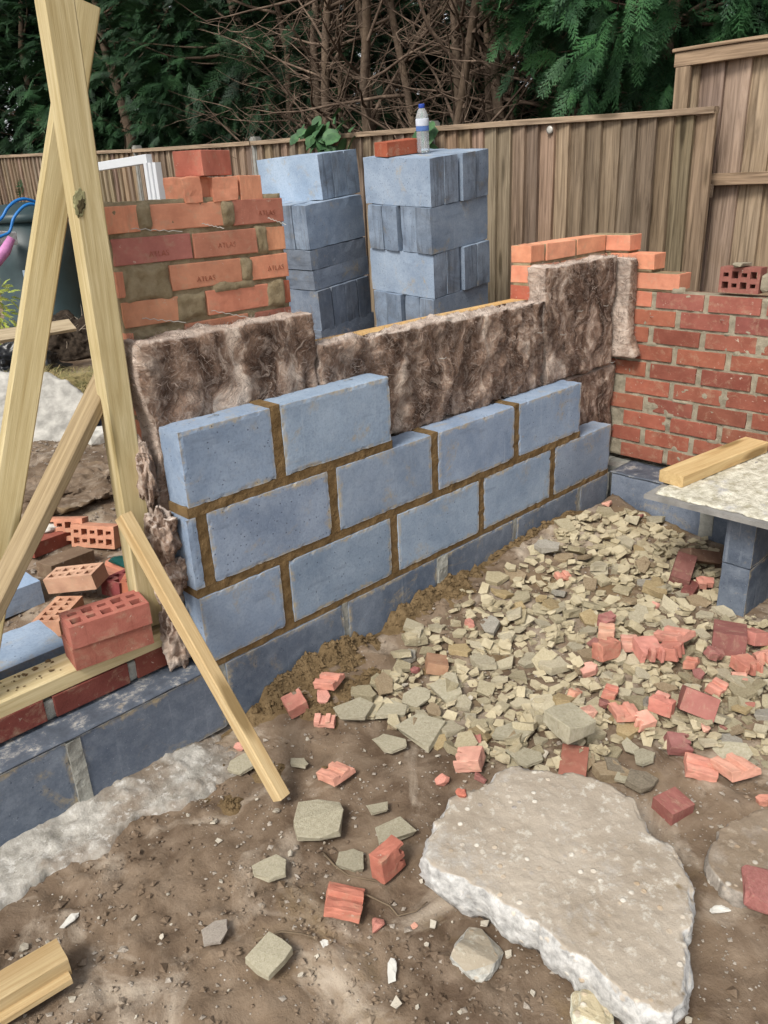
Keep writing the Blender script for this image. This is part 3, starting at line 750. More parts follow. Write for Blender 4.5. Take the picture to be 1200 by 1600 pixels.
# upright post at the wall end
p_lo = onp(226, 930, 1, .158); p_hi = onp(85, 0, 1, .158); dv = p_hi-p_lo
pb = p_lo+dv*((.122-p_lo[2])/dv[2]); pt = p_lo+dv*1.18
beam('timber_post', pb, pt, .068, .070, TREATED, (.12, 1, 0), 'upright pale treated timber post with a big knot beside the wool', 'post', seed=3, color=(1.0, 1.0, .98))
POST = COL.objects[-1]
bm = bmesh.new(); bmesh.ops.create_icosphere(bm, subdivisions=4, radius=1)
for v in bm.verts: d = v.co.normalized(); v.co = Vector((d.x*.009, d.y*.0013, d.z*.017))*(1+.45*fbm(d.x, d.y, d.z, 2, 4))
KNOT = mat_plain('knot_wood', (.13, .105, .055), .8, .1, 90, .8, .6)
ko = obj('knot', from_bm('knot', bm, True), KNOT, None, onp(127, 320, 1, .1232), (0, .35, 0)); bpy.context.view_layer.update(); mw = ko.matrix_world.copy(); ko.parent = POST; ko.matrix_world = mw
bm = bmesh.new(); bmesh.ops.create_icosphere(bm, subdivisions=4, radius=1)
for v in bm.verts: d = v.co.normalized(); v.co = Vector((d.x*.014, d.y*.0006, d.z*.030))*(1+.35*fbm(d.x, d.y, d.z+3, 2, 4))
ko = obj('knot_collar', from_bm('knot', bm, True), mat_plain('knot_stain', (.40, .38, .20), .8, .1, 60, .5, .3), None, onp(124, 317, 1, .1232), (0, .3, 0)); bpy.context.view_layer.update(); mw = ko.matrix_world.copy(); ko.parent = POST; ko.matrix_world = mw
# diagonal brace behind
q_lo = onp(8, 800, 1, .30); q_hi = onp(128, 20, 1, .30); dq = q_hi-q_lo
qb = q_lo+dq*((-.19-q_lo[2])/dq[2]); qt = q_hi+dq*.012
beam('timber_brace', qb, qt, .070, .070, TREATED, (.25, 1, 0), 'leaning treated timber brace crossing behind the upright post', 'post', seed=8, color=(.95, .95, .92))
# weathered board
r_hi = onp(168, 585, 1, .222); r_lo = onp(10, 905, 1, .165); dr = r_lo-r_hi
beam('weathered_board', r_hi, r_hi+dr*1.55, .028, .088, OLDT, (.2, -1, .15), 'weathered grey-brown board sloping down from behind the post', 'board', seed=11, color=(1.05, 1.05, 1.0))
# batten propped on the foundation
s_hi = onp(193, 806, 1, .085); s_lo = A3(*onp(440, 1246, 2, -.215))
beam('timber_batten', s_hi, s_lo, .042, .036, PINE, (.6, .4, .5), 'sawn pine batten propped over the foundation onto the soil', 'batten', seed=14, warp=.004, color=(1.0, 1.0, 1.0))
# plank on the low brick course
plank = beam('timber_plank', (-1.45, .150, .0855), (-.105, .145, .0855), .105, .046, TREATED, (0, 0, 1), 'long treated timber plank laid on the low brick course', 'plank', seed=17, color=(1.12, 1.12, 1.12))
# timber sill over the window gap
beam('timber_sill', (.515, .252, .789), (1.745, .252, .789), .085, .024, PINE, (0, 0, 1), 'yellow timber sill lying on the brick under the window gap', 'timber', seed=19, color=(1.1, .95, .75))
# offcut in the near corner
b0, b1 = A3(*onp(101, 1493, 2, -.20)), A3(*onp(-30, 1572, 2, -.20))
beam('timber_offcut', b0, b0+(b1-b0)*1.8, .075, .045, PINE, (0, .1, 1), 'rough-ended timber offcut lying on bare soil', 'timber', seed=23, color=(.85, .85, .85))
beam('timber_splinter', b0+A3(-.01, -.045, -.012), b0+(b1-b0)*1.5+A3(-.01, -.04, -.012), .03, .018, PINE, (0, .1, 1), 'thin split strip of timber against the timber offcut', 'timber', seed=24, color=(.95, .95, .95))
# mortar crumbs on the plank
def crumb_mesh(n, boxf, smin, smax, seed, flat=.6):
    rnd = random.Random(seed); V, F = [], []
    base = [(-1, 0, 0), (1, 0, 0), (0, -1, 0), (0, 1, 0), (0, 0, -1), (0, 0, 1)]; tri = [(0, 2, 5), (2, 1, 5), (1, 3, 5), (3, 0, 5), (2, 0, 4), (1, 2, 4), (3, 1, 4), (0, 3, 4)]
    for _ in range(n):
        p = boxf(rnd)
        if p is None: continue
        s = rnd.uniform(smin, smax)*(.5+rnd.random()**3*1.3); rz = rnd.uniform(0, 6.28); b = len(V)
        for q in base:
            qx, qy, qz = [c*rnd.uniform(.55, 1.1)+rnd.uniform(-.25, .25) for c in q]
            V.append((p[0]+s*(qx*math.cos(rz)-qy*math.sin(rz)), p[1]+s*(qx*math.sin(rz)+qy*math.cos(rz)), p[2]+s*qz*flat))
        F += [tuple(b+i for i in t) for t in tri]
    return mesh_np('crumbs', V, F)
o = obj('mortar_crumbs', crumb_mesh(60, lambda r: (r.uniform(-.75, -.42), r.uniform(.115, .195), .111), .002, .009, 4), CLODM); tag(o, 'specks of brown mortar on the timber plank', 'mortar', kind='stuff')

# ================================================================== loose bricks
def loose_brick(me, p, rot, col, label, group=None, scale=1, name='loose_brick'):
    o = obj(name, me, CLAY, None, p, rot, vary(col, .05), scale); return tag(o, label, 'brick', group)
loose_brick(PBRK[0], (-.290, .118, .111), (0, 0, math.atan2(-.03, .22)), (.34, .125, .09), 'plain red brick lying on the plank under another brick')
loose_brick(PBRK[1], (-.287, .112, .1775), (0, 0, math.atan2(-.036, .22)), (.43, .165, .118), 'red perforated brick on top of the pair on the plank')
def on_ground(u, v, dz=0.0):
    p = hit(u, v); return A3(p[0], p[1], gh(p[0], p[1])+dz)
LB = [((107, 838), (PI/2-.25, 0, -.85), (.58, .27, .175), 0, 'orange perforated brick on its side by the soil heap', .045),
      ((160, 848), (PI/2-.2, 0, -1.0), (.60, .29, .19), 1, 'orange perforated brick on its side nearest the upright post', .045),
      ((72, 858), (0, .1, .35), (.30, .10, .07), None, 'brick with a white mortar cap by the weathered board', .0),
      ((105, 890), (0, .06, .25), (.21, .15, .10), None, 'mud-coated brick lying flat between loose bricks', .0),
      ((128, 935), (.05, -.15, -.95), (.56, .37, .25), 2, 'dusty pale perforated brick leaning on another brick', .06),
      ((95, 975), (0, .05, .75), (.58, .34, .21), 0, 'dusty orange brick with mortar smeared in its holes', .0),
      ((205, 918), (.0, .1, .3), (.26, .07, .065), 1, 'plum red perforated brick beside the foot of the upright post', .0),
      ((212, 926), (.15, .1, .9), (.52, .19, .12), 2, 'small orange broken brick in front of the plum brick', .0)]
for (uv, rot, col, pm, lab, dz) in LB:
    p = on_ground(*uv, dz)
    loose_brick(PBRK[pm] if pm is not None else BRK[2], p, rot, col, lab, 'loose bricks outside the wall', scale=(.55, 1, 1) if 'small' in lab else 1)
# white mortar cap
p = on_ground(78, 845, .066); bm = bmesh.new(); bmesh.ops.create_icosphere(bm, subdivisions=3, radius=1)
for v in bm.verts: d = v.co.normalized(); v.co = Vector((d.x*.06, d.y*.045, d.z*.018))*(1+.3*fbm(d.x, d.y, d.z, 2, 4))
WHITEM = mat_plain('white_mortar', (.68, .66, .60), .9, .1, 20, .3, .5)
tag(obj('mortar_lump', from_bm('lump', bm, True), WHITEM, None, p), 'white mortar lump stuck on a brick by the board', 'mortar')
# bricks on the pier
def bat(outline, H, seed, name='broken_brick', bev=.0016, jit=.0018):
    """prism of a plan outline (the broken side shows the walls of its perforations)"""
    rnd = random.Random(seed); bm = bmesh.new()
    n = len(outline); lo = [bm.verts.new((x+rnd.uniform(-jit, jit), y+rnd.uniform(-jit, jit), rnd.uniform(-jit, jit))) for x, y in outline]
    hi = [bm.verts.new((v.co.x+rnd.uniform(-jit, jit), v.co.y+rnd.uniform(-jit, jit), H+rnd.uniform(-jit, jit)*2)) for v in lo]
    bm.faces.new(list(reversed(lo))); bm.faces.new(hi)
    for i in range(n): bm.faces.new((lo[i], lo[(i+1) % n], hi[(i+1) % n], hi[i]))
    bmesh.ops.triangulate(bm, faces=[f for f in bm.faces if len(f.verts) > 4])
    ed = [e for e in bm.edges if len(e.link_faces) == 2 and e.calc_face_angle(0) > .5]
    bmesh.ops.bevel(bm, geom=ed, offset=bev, segments=1, affect='EDGES')
    bmesh.ops.triangulate(bm, faces=bm.faces)
    for _ in range(2): bmesh.ops.subdivide_edges(bm, edges=[e for e in bm.edges if e.calc_length() > .018], cuts=1); bmesh.ops.triangulate(bm, faces=[f for f in bm.faces if len(f.verts) > 3])
    for v in bm.verts: v.co += Vector((fbm(v.co.x+seed, v.co.y, v.co.z, 38, 3), fbm(v.co.x, v.co.y+seed, v.co.z, 38, 3), fbm(v.co.x, v.co.y, v.co.z+seed, 38, 3)))*.0032
    return from_bm(name, bm)
o_a = [(-.05, -.05), (.05, -.05), (.05, -.032), (.028, -.03), (.026, -.008), (.048, -.006), (.05, .012), (.03, .014), (.028, .036), (.052, .038), (.05, .05), (-.05, .05)]
o_b = [(-.03, -.05), (.02, -.05), (.024, -.03), (.006, -.028), (.005, -.004), (.024, -.002), (.022, .018), (.004, .02), (.004, .04), (.025, .05), (-.03, .05)]
o_c = [(-.05, -.018), (.05, -.022), (.05, .004), (.03, .004), (.028, .018), (.006, .018), (.004, .002), (-.018, .002), (-.02, .02), (-.05, .018)]
o_d = [(-.045, -.03), (.03, -.034), (.05, -.008), (.036, .03), (-.01, .034), (-.012, .016), (-.03, .014), (-.046, .01)]
FR = [bat(o_a, .064, 1), bat(o_b, .064, 2), bat(o_c, .062, 3), bat(o_d, .045, 4), bat([(x*1.1, y) for x, y in o_c], .1, 5), bat([(x, y*.9) for x, y in o_a], .05, 6)]
def hull(seed, n=16, sx=1, sy=.8, sz=.5, name='chunk', sub=1, rough=.05):
    rnd = random.Random(seed); bm = bmesh.new()
    for _ in range(n):
        v = Vector((rnd.gauss(0, 1), rnd.gauss(0, 1), rnd.gauss(0, 1))).normalized()
        v = Vector((math.copysign(abs(v.x)**.6, v.x), math.copysign(abs(v.y)**.6, v.y), math.copysign(abs(v.z)**.5, v.z)))
        bm.verts.new((v.x/2, v.y*.8/2, v.z*.5/2))
    r = bmesh.ops.convex_hull(bm, input=bm.verts); bmesh.ops.delete(bm, geom=[v for v in bm.verts if not v.link_faces], context='VERTS')
    bmesh.ops.bevel(bm, geom=list(bm.edges), offset=.014, segments=1, affect='EDGES', clamp_overlap=True)
    if sub:
        bmesh.ops.triangulate(bm, faces=bm.faces); bmesh.ops.subdivide_edges(bm, edges=list(bm.edges), cuts=sub, use_grid_fill=True)
        for v in bm.verts: v.co += v.co.normalized()*rough*fbm(v.co.x+seed, v.co.y, v.co.z, 3, 3)
    for v in bm.verts: v.co = Vector((v.co.x*sx, v.co.y*sy/.8, v.co.z*sz/.5))
    return from_bm(name, bm)
CHK = [hull(i, name='brick_chunk') for i in (31, 32, 33)]
z15 = 15*RP+BH+.001
zt = 16*RP-.0155
GRV = bat([(-.085, -.05), (-.028, -.05), (-.026, -.03), (.004, -.03), (.006, -.05), (.085, -.05), (.085, .05), (-.085, .05)], .064, 12)
loose_brick(GRV, (.268, .25, zt), (0, 0, 0), ORANGE, 'broken brick with a groove, lower of the pile on the pier', 'loose bricks on the pier')
loose_brick(BRK[1], (.400, .25, zt), (0, 0, .06), ORANGE, 'orange half brick at the edge of the pier top', 'loose bricks on the pier', scale=(.36, .95, 1))
loose_brick(BRK[4], (.285, .255, zt+.0665), (0, 0, .28), (.55, .20, .135), 'topmost half brick of the pile on the pier, pitted end', 'loose bricks on the pier', scale=(.56, 1.0, 1))
# perforated brick on edge on the return wall with mortar on top
ob = loose_brick(PHALF, (XB+.085, -.405, .792+.0505), (PI/2, 0, -PI/2), (.28, .12, .095), 'perforated brick set on edge on the dark red return wall')
tag(obj('mortar_lump', hull(41, sx=.11, sy=.06, sz=.022, name='lump', rough=.02), MORT_G, None, (XB+.04, -.40, .904), scale=1), 'flat slab of grey mortar on the brick set on edge', 'mortar')
tag(obj('mortar_lump', hull(44, sx=.10, sy=.06, sz=.085, name='lump', rough=.05), MORT_G, None, (XB+.065, -.515, .835)), 'rough grey mortar lump beside the brick set on edge', 'mortar')

# ================================================================== block stacks
def stack_frame(org, rx, ry, rz):
    return Matrix.Translation(Vector(org)) @ Euler((rx, ry, rz), 'XYZ').to_matrix().to_4x4()
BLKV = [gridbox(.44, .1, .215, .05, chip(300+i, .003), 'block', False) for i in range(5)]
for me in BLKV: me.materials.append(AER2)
def stack_block(M, a, b, z, kind, label, group, seed, col):
    """local a = along left face (towards the left), b = along right face; kind: 'A' long side along a on edge, 'B' long side along b on edge, 'FA','FB' lying flat"""
    rnd = random.Random(seed); me = BLKV[seed % 5]; k = rnd.uniform(.80, 1.12)
    o = obj('aerated_block', me, AER, None, color=tuple(c*k for c in col)); tag(o, label, 'block', group)
    # local frame: x = -a, y = b
    if kind == 'A': T = Matrix.Translation((-a-.44, b, z))
    elif kind == 'B': T = Matrix.Translation((-a, b, z)) @ Matrix.Rotation(PI/2, 4, 'Z')
    elif kind == 'FA': T = Matrix.Translation((-a-.44, b+.215, z)) @ Matrix.Rotation(PI/2, 4, 'X')
    elif kind == 'FB': T = Matrix.Translation((-a, b, z)) @ Matrix.Rotation(PI/2, 4, 'Z') @ Matrix.Translation((0, .215, 0)) @ Matrix.Rotation(PI/2, 4, 'X')
    T = T @ Matrix.Rotation(rnd.uniform(-.006, .006), 4, 'Z')
    o.matrix_world = M @ T
    return o
MR = stack_frame((1.908, .893, 1.371), .093, .058, -1.551)
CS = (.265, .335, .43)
ordn = ['top', 'second', 'third', 'fourth', 'fifth', 'sixth', 'seventh']
sd = 500
for L in range(7):
    z = -.2155*(L+1); lab = 'aerated block in the %s layer of the stack carrying the bottle' % ordn[L]; grp = '%s layer of the bottle stack' % ordn[L]
    for i in range(4):
        sd += 1; gap = .012 if i >= 2 else 0; j = random.Random(sd).uniform(-.006, .006)
        if L % 2 == 0: stack_block(MR, 0+j+(.0 if i < 2 else -.012), .002+i*.1035+gap, z, 'A', lab, grp, sd, CS)
        else: stack_block(MR, .002+i*.1035+gap, j+(-.0 if i < 2 else -.010), z, 'B', lab, grp, sd, CS)
for i in range(2):
    sd += 1; stack_block(MR, 0, .003+i*.218, -.2155*7-.101, 'FA', 'aerated block lying flat under the stack carrying the bottle', 'base of the bottle stack', sd, CS)
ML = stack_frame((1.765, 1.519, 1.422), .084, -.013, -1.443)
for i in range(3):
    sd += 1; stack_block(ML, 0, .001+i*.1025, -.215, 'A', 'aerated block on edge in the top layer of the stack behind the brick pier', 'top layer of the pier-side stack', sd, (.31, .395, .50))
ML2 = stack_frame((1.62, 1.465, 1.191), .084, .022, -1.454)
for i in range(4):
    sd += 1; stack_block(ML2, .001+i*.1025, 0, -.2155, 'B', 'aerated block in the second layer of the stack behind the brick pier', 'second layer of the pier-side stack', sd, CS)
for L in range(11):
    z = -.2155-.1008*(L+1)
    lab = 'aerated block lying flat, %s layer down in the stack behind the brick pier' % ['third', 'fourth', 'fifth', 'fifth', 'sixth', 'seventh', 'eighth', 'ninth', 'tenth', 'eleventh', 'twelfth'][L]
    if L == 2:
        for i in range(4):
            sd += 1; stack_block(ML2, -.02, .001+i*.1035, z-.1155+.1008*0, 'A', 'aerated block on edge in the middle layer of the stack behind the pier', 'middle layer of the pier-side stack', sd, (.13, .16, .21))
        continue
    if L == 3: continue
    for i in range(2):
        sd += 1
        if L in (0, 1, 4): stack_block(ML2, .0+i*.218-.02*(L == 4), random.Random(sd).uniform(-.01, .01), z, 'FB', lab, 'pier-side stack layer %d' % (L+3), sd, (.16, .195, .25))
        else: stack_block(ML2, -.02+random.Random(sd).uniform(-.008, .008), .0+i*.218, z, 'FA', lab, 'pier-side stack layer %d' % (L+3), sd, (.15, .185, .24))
# brick and bottle on the stack
tb = MR @ Vector((-.235, .115, 0)); loose_brick(BRK[3], tb, (.06, .09, .12-.0), (.36, .11, .06), 'red brick lying on the block stack next to the bottle')
bpy.data.objects[COL.objects[-1].name].matrix_world = MR @ Matrix.Translation((-.30, .11, .0015)) @ Matrix.Rotation(PI/2-.12, 4, 'Z')
bot = empty('water_bottle', label='clear plastic water bottle with blue cap on the block stack', cat='bottle'); bot.matrix_world = MR @ Matrix.Translation((-.215, .20, .0015))
def lathe(name, prof, mat, parent, n=24, smooth=True):
    V, F = [], []
    for r, z in prof:
        for k in range(n): V.append((r*math.cos(2*PI*k/n), r*math.sin(2*PI*k/n), z))
    for i in range(len(prof)-1):
        for k in range(n): F.append((i*n+k, i*n+(k+1) % n, (i+1)*n+(k+1) % n, (i+1)*n+k))
    F.append(tuple(reversed(range(n)))); e = (len(prof)-1)*n; F.append(tuple(e+k for k in range(n)))
    return obj(name, mesh_np(name, V, F, smooth), mat, parent)
g = G('clear_plastic'); PET = g.done((.80, .85, .88), .12, None, .5, Transmission_Weight=.75, IOR=1.2)
prof = [(.026, 0), (.031, .004)]+[(.031-.0016*(1 if i % 2 else 0), .012+i*.0085) for i in range(11)]+[(.031, .108), (.031, .150), (.0285, .165), (.022, .182), (.0135, .196), (.0125, .205)]
lathe('bottle_body', prof, PET, bot)
lathe('label', [(.0316, .098), (.0318, .1), (.0318, .118), (.0318, .143), (.0316, .145)], mat_plain('label_blue', (.10, .19, .46), .5), bot)
lathe('label_band', [(.0319, .120), (.0322, .121), (.0322, .150), (.0319, .151)], mat_plain('label_white', (.62, .66, .74), .5), [c_ for c_ in bot.children if c_.name.startswith('label')][0])
lathe('cap', [(.0145, .196), (.0148, .198), (.0148, .212), (.0135, .2145)], mat_plain('cap_blue', (.02, .06, .32), .4), bot)

# ================================================================== mortar board on block leg
PLY = mat_plain('mortar_board_ply', (.30, .29, .27), .8, .2, 12, .4)
mb = beam('mortar_board', (1.475, -1.0, .189), (2.20, -1.0, .189), .96, .016, PLY, (0, 0, 1), 'plywood mortar board crusted with pale mortar on block legs', 'board', seed=31, warp=.001, bev=.001)
def crust(p, e, s):
    n = fbm(p.x, p.y, .4, 8, 4); b = fbm(p.x, p.y, 4, 40, 3)
    if s[2] == 1: p.z += .006*n+.005*b-.004*(max(abs(s[0]), abs(s[1])))
    if s[0]: p.x += .012*fbm(p.x, p.y, 2, 12, 3)
    if s[1]: p.y += .012*fbm(p.x, p.y, 3, 12, 3)
    return p
g = G('mortar_crust'); v = g.vec(world=True); n = g.noise(v, 24, 7, .7); n2 = g.noise(v, 7, 5, .6)
c = g.mix(g.ramp(n, [(.38, 0.0), (.6, 1.0)]), (.38, .35, .26), (.70, .67, .56)); c = g.mix(g.ramp(n2, [(.62, 0.0), (.74, .6)]), c, (.30, .32, .42))
CRUST = g.done(c, .95, g.bump(g.math('ADD', n, g.noise(v, 90, 4, .7)), .9, .008), .1)
cr = obj('mortar_crust', gridbox(.68, .92, .007, .0125, crust, 'crust'), CRUST, None, (1.50, -1.47, .1975)); tag(cr, 'pale crumbly mortar spread over the plywood board', 'mortar')
beam('timber_block', (1.60, -.556, .2285), (2.17, -.628, .2285), .10, .046, PINE, (0, 0, 1), 'short pine timber lying on the mortar board', 'timber', seed=33, color=(1.05, 1.02, .95))
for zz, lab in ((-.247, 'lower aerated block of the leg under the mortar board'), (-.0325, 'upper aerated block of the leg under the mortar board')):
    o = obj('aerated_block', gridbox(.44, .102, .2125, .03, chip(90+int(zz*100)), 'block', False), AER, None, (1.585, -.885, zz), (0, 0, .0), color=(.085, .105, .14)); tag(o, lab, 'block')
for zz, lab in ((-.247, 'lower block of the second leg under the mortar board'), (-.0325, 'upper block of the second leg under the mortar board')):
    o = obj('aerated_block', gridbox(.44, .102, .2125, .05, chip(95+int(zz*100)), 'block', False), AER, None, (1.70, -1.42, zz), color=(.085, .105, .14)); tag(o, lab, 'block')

# ================================================================== concrete slabs
def slab_mesh(outline, thick, seed, top_amp=.004, edge_amp=.02, nth=320, nr=64):
    """outline: list of (x,y) round the origin; rough broken slab with top at z=0"""
    ang = sorted((math.atan2(y, x), math.hypot(x, y)) for x, y in outline)
    A = np.array([a for a, r in ang]); R_ = np.array([r for a, r in ang]); V, F = [], []
    for r in range(nr+1):
        for k in range(nth):
            th = -PI+2*PI*k/nth; rr = np.interp(th, A, R_, period=2*PI); x0, y0 = math.cos(th), math.sin(th)
            rr *= 1+edge_amp*2.6*fbm(x0*1.5, y0*1.5, seed, 2.2, 6)+edge_amp*.9*abs(fbm(x0*4, y0*4, seed, 5, 4))
            t = r/nr; x, y = x0*rr*t, y0*rr*t
            z = top_amp*fbm(x, y, seed, 6, 4)+.0016*fbm(x, y, seed, 45, 3)-.020*sst(t, .95, 1)*max(0, .6+1.6*fbm(x, y, seed, 18, 3))
            V.append((x, y, z))
    ns = 10
    for s in range(1, ns+1):
        for k in range(nth):
            th = -PI+2*PI*k/nth; x, y, z = V[nr*nth+k]; q = s/ns
            n = fbm(x*1.2, y*1.2, q*1.5+seed, 13, 5); sc = 1+.03*math.sin(q*PI)+.34*n*edge_amp*5-.10*q*q
            V.append((x*sc, y*sc, z-thick*q+.006*n))
    for r in range(nr+ns):
        for k in range(nth):
            a = r*nth+k; b = r*nth+(k+1) % nth; F.append((a, a+nth, b+nth, b))
    F.append(tuple((nr+ns)*nth+k for k in range(nth)))
    me = mesh_np('slab', V, F, True); bm = bmesh.new(); bm.from_mesh(me); bmesh.ops.remove_doubles(bm, verts=bm.verts, dist=1e-5); bmesh.ops.recalc_face_normals(bm, faces=bm.faces); bm.to_mesh(me); bm.free(); return me
px = [(653, 1332), (668, 1295), (700, 1255), (745, 1225), (780, 1207), (830, 1200), (900, 1212), (960, 1228), (992, 1255), (1012, 1292), (1045, 1318), (1082, 1375), (1080, 1420), (1070, 1455), (1078, 1500), (1070, 1545), (1045, 1580), (1000, 1568), (960, 1540), (920, 1500), (880, 1478), (840, 1440), (800, 1420), (760, 1388), (720, 1372), (690, 1365)]
def slab_from_px(px, zt, thick, seed, name, label, color=(1, 1, 1), tilt=(0, 0, 0)):
    P_ = [onp(u, v, 2, zt) for u, v in px]; c = np.mean(P_, 0)
    o = obj(name, slab_mesh([(p[0]-c[0], p[1]-c[1]) for p in P_], thick, seed), CONC, None, (c[0], c[1], zt), tilt, color); return tag(o, label, 'concrete')
slab_from_px(px, -.135, .10, 3.3, 'concrete_slab', 'large broken concrete slab with white ragged edges lying on the soil')
slab_from_px([(1110, 1360), (1120, 1310), (1160, 1280), (1230, 1265), (1300, 1300), (1290, 1380), (1210, 1400), (1150, 1395)], -.205, .05, 7.7, 'concrete_slab', 'muddy flat concrete piece next to the pink brick chunk', (.62, .56, .50))
p = hit(745, 1497); tag(obj('concrete_lump', hull(91, 22, .125, .10, .06, 'lump', 2, .07), CONC, None, (p[0], p[1], gh(p[0], p[1])+.022), (.1, -.1, .4), (.9, .9, .85)), 'fist-sized weathered concrete lump by the large slab', 'concrete')
p = hit(925, 1595); tag(obj('concrete_lump', hull(93, 22, .10, .085, .05, 'lump', 2, .09), CONC, None, (p[0], p[1], gh(p[0], p[1])+.015), (.1, .1, .4), (1.2, 1.2, 1.0)), 'pale concrete lump under the front edge of the large slab', 'concrete')

# ================================================================== rubble stones
def shard(seed, flat, name='stone'):
    rnd = random.Random(seed); n = rnd.randint(4, 6); bm = bmesh.new(); ang = sorted(2*PI*(i+rnd.uniform(-.32, .32))/n for i in range(n))
    el = rnd.uniform(.62, 1.0)
    pr = [(math.cos(a)*rnd.uniform(.38, .55), math.sin(a)*rnd.uniform(.38, .55)*el) for a in ang]
    sl = (rnd.uniform(-.12, .12), rnd.uniform(-.12, .12))
    top = [bm.verts.new((x, y, flat/2+sl[0]*x+sl[1]*y+rnd.uniform(-.03, .03))) for x, y in pr]
    bot = [bm.verts.new((x*rnd.uniform(.75, 1.08), y*rnd.uniform(.75, 1.08), -flat/2+rnd.uniform(-.04, .04))) for x, y in pr]
    bm.faces.new(top); bm.faces.new(list(reversed(bot)))
    for i in range(n): bm.faces.new((top[i], bot[i], bot[(i+1) % n], top[(i+1) % n]))
    bmesh.ops.bevel(bm, geom=list(bm.edges), offset=.008, segments=1, affect='EDGES')
    bmesh.ops.triangulate(bm, faces=bm.faces)
    bmesh.ops.subdivide_edges(bm, edges=[e for e in bm.edges if e.calc_length() > .22], cuts=1, use_grid_fill=False)
    bmesh.ops.triangulate(bm, faces=bm.faces)
    for v in bm.verts:
        d = fbm(v.co.x+seed, v.co.y, v.co.z, 4.5, 3); v.co += Vector((v.co.x*.08*d, v.co.y*.08*d, .035*d))
    return from_bm(name, bm)
SH = [shard(700+i, random.Random(i).uniform(.15, .28)) for i in range(18)]
SQ = [bat([(-.38, -.35), (.10, -.40), (.37, -.39), (.41, .05), (.38, .36), (-.05, .39), (-.35, .36), (-.40, .0)], .22, 810+i, 'stone', .012, .03) for i in range(4)]
CST = [(.53, .465, .315), (.46, .40, .265), (.60, .535, .385), (.41, .35, .225), (.53, .475, .35)]
rs = random.Random(99)
def stone_at(x, y, size, me=None, tilt=.3, dz=.0, label=None, cat='stone', group=None, col=None, name='rubble_stone', flat=1.0, rz=None, sx=1.0):
    me = me or rs.choice(SH); c = col or rs.choice(CST+[(.45, .34, .18), (.40, .375, .33), (.36, .27, .17)]); k = rs.uniform(.80, 1.15)
    o = obj(name, me, STONE, None, (x, y, gh(x, y)+size*.13*flat+dz), (rs.gauss(0, tilt), rs.gauss(0, tilt), rs.uniform(0, 6.28) if rz is None else rz), tuple(q*k for q in c), (size*sx, size, size*flat))
    return tag(o, label, cat, group)
def px_size(u, v, s):
    p = hit(u, v); d = np.dot(p-CAM, _f); return p, s*d/FPX
# particular stones
PS = [(499, 1296, 92, 'square grey-green mortar slab near the foot of the batten', .55, .05), (622, 1311, 72, 'grey-green mortar piece with round bumps beside a half brick', .55, .08), (551, 1352, 58, 'narrow grey-green stone half under a red half brick', .7, .1),
      (424, 1364, 66, 'pointed grey-green stone shard alone on bare soil', .5, .08), (422, 1510, 74, 'square grey-green stone with a ridge on bare soil', .8, .08), (588, 1270, 40, 'thin upright sliver of stone in dark soil', .5, .3),
      (337, 1465, 52, 'flat pinkish grey stone alone on dark soil', .35, .05), (885, 1170, 78, 'thick rounded grey-green block of stone on a red brick', 1.5, .1), (700, 1085, 74, 'large smooth stone at the edge of the rubble', .6, .12),
      (607, 1118, 72, 'broad flat stone among the rubble by the wall clods', .5, .12), (555, 1122, 66, 'stone with a mud-streaked crack near the wall', .7, .15), (660, 1153, 84, 'long flat broken stone on bare dark soil', .5, .06),
      (611, 1170, 58, 'triangular stone beside the long flat broken stone', .5, .06), (650, 1098, 52, 'stone with an ochre mud spot at the rubble edge', .6, .15), (380, 1205, 52, 'lumpy stone beside the propped batten', .9, .2),
      (468, 1200, 32, 'small pale pebble-like stone near the batten foot', .8, .2), (985, 1175, 42, 'thin stone flake by the broken brick heap', .5, .2), (1003, 1190, 46, 'second thin stone flake by the broken brick heap', .5, .2), (820, 1190, 62, 'flat stone touching the large slab', .5, .1), (800, 1155, 70, 'broad pale stone above the large slab', .5, .1),
      (1145, 1185, 70, 'tall tilted grey-green stone behind a grooved brick', .5, .5), (958, 1208, 46, 'mud-grey stone wedged by the large slab edge', .8, .2), (1000, 1230, 55, 'dark muddy stone behind the large slab', .7, .2), (975, 1225, 40, 'broken stone touching the large slab edge', .8, .3)]
for u, v, s, lab, fl, tl in PS:
    p, sz = px_size(u, v, s); o = stone_at(p[0], p[1], sz, rs.choice(SQ) if 'square' in lab or 'block' in lab else None, tl*.5, .045 if 'on a red brick' in lab else (.012 if 'half under' not in lab else 0), lab, 'stone', None, (.49, .45, .335) if 'pinkish' not in lab else (.50, .44, .39), flat=fl)
    if 'mud-grey' in lab or 'dark muddy' in lab: o.color = (.24, .20, .15, 1)
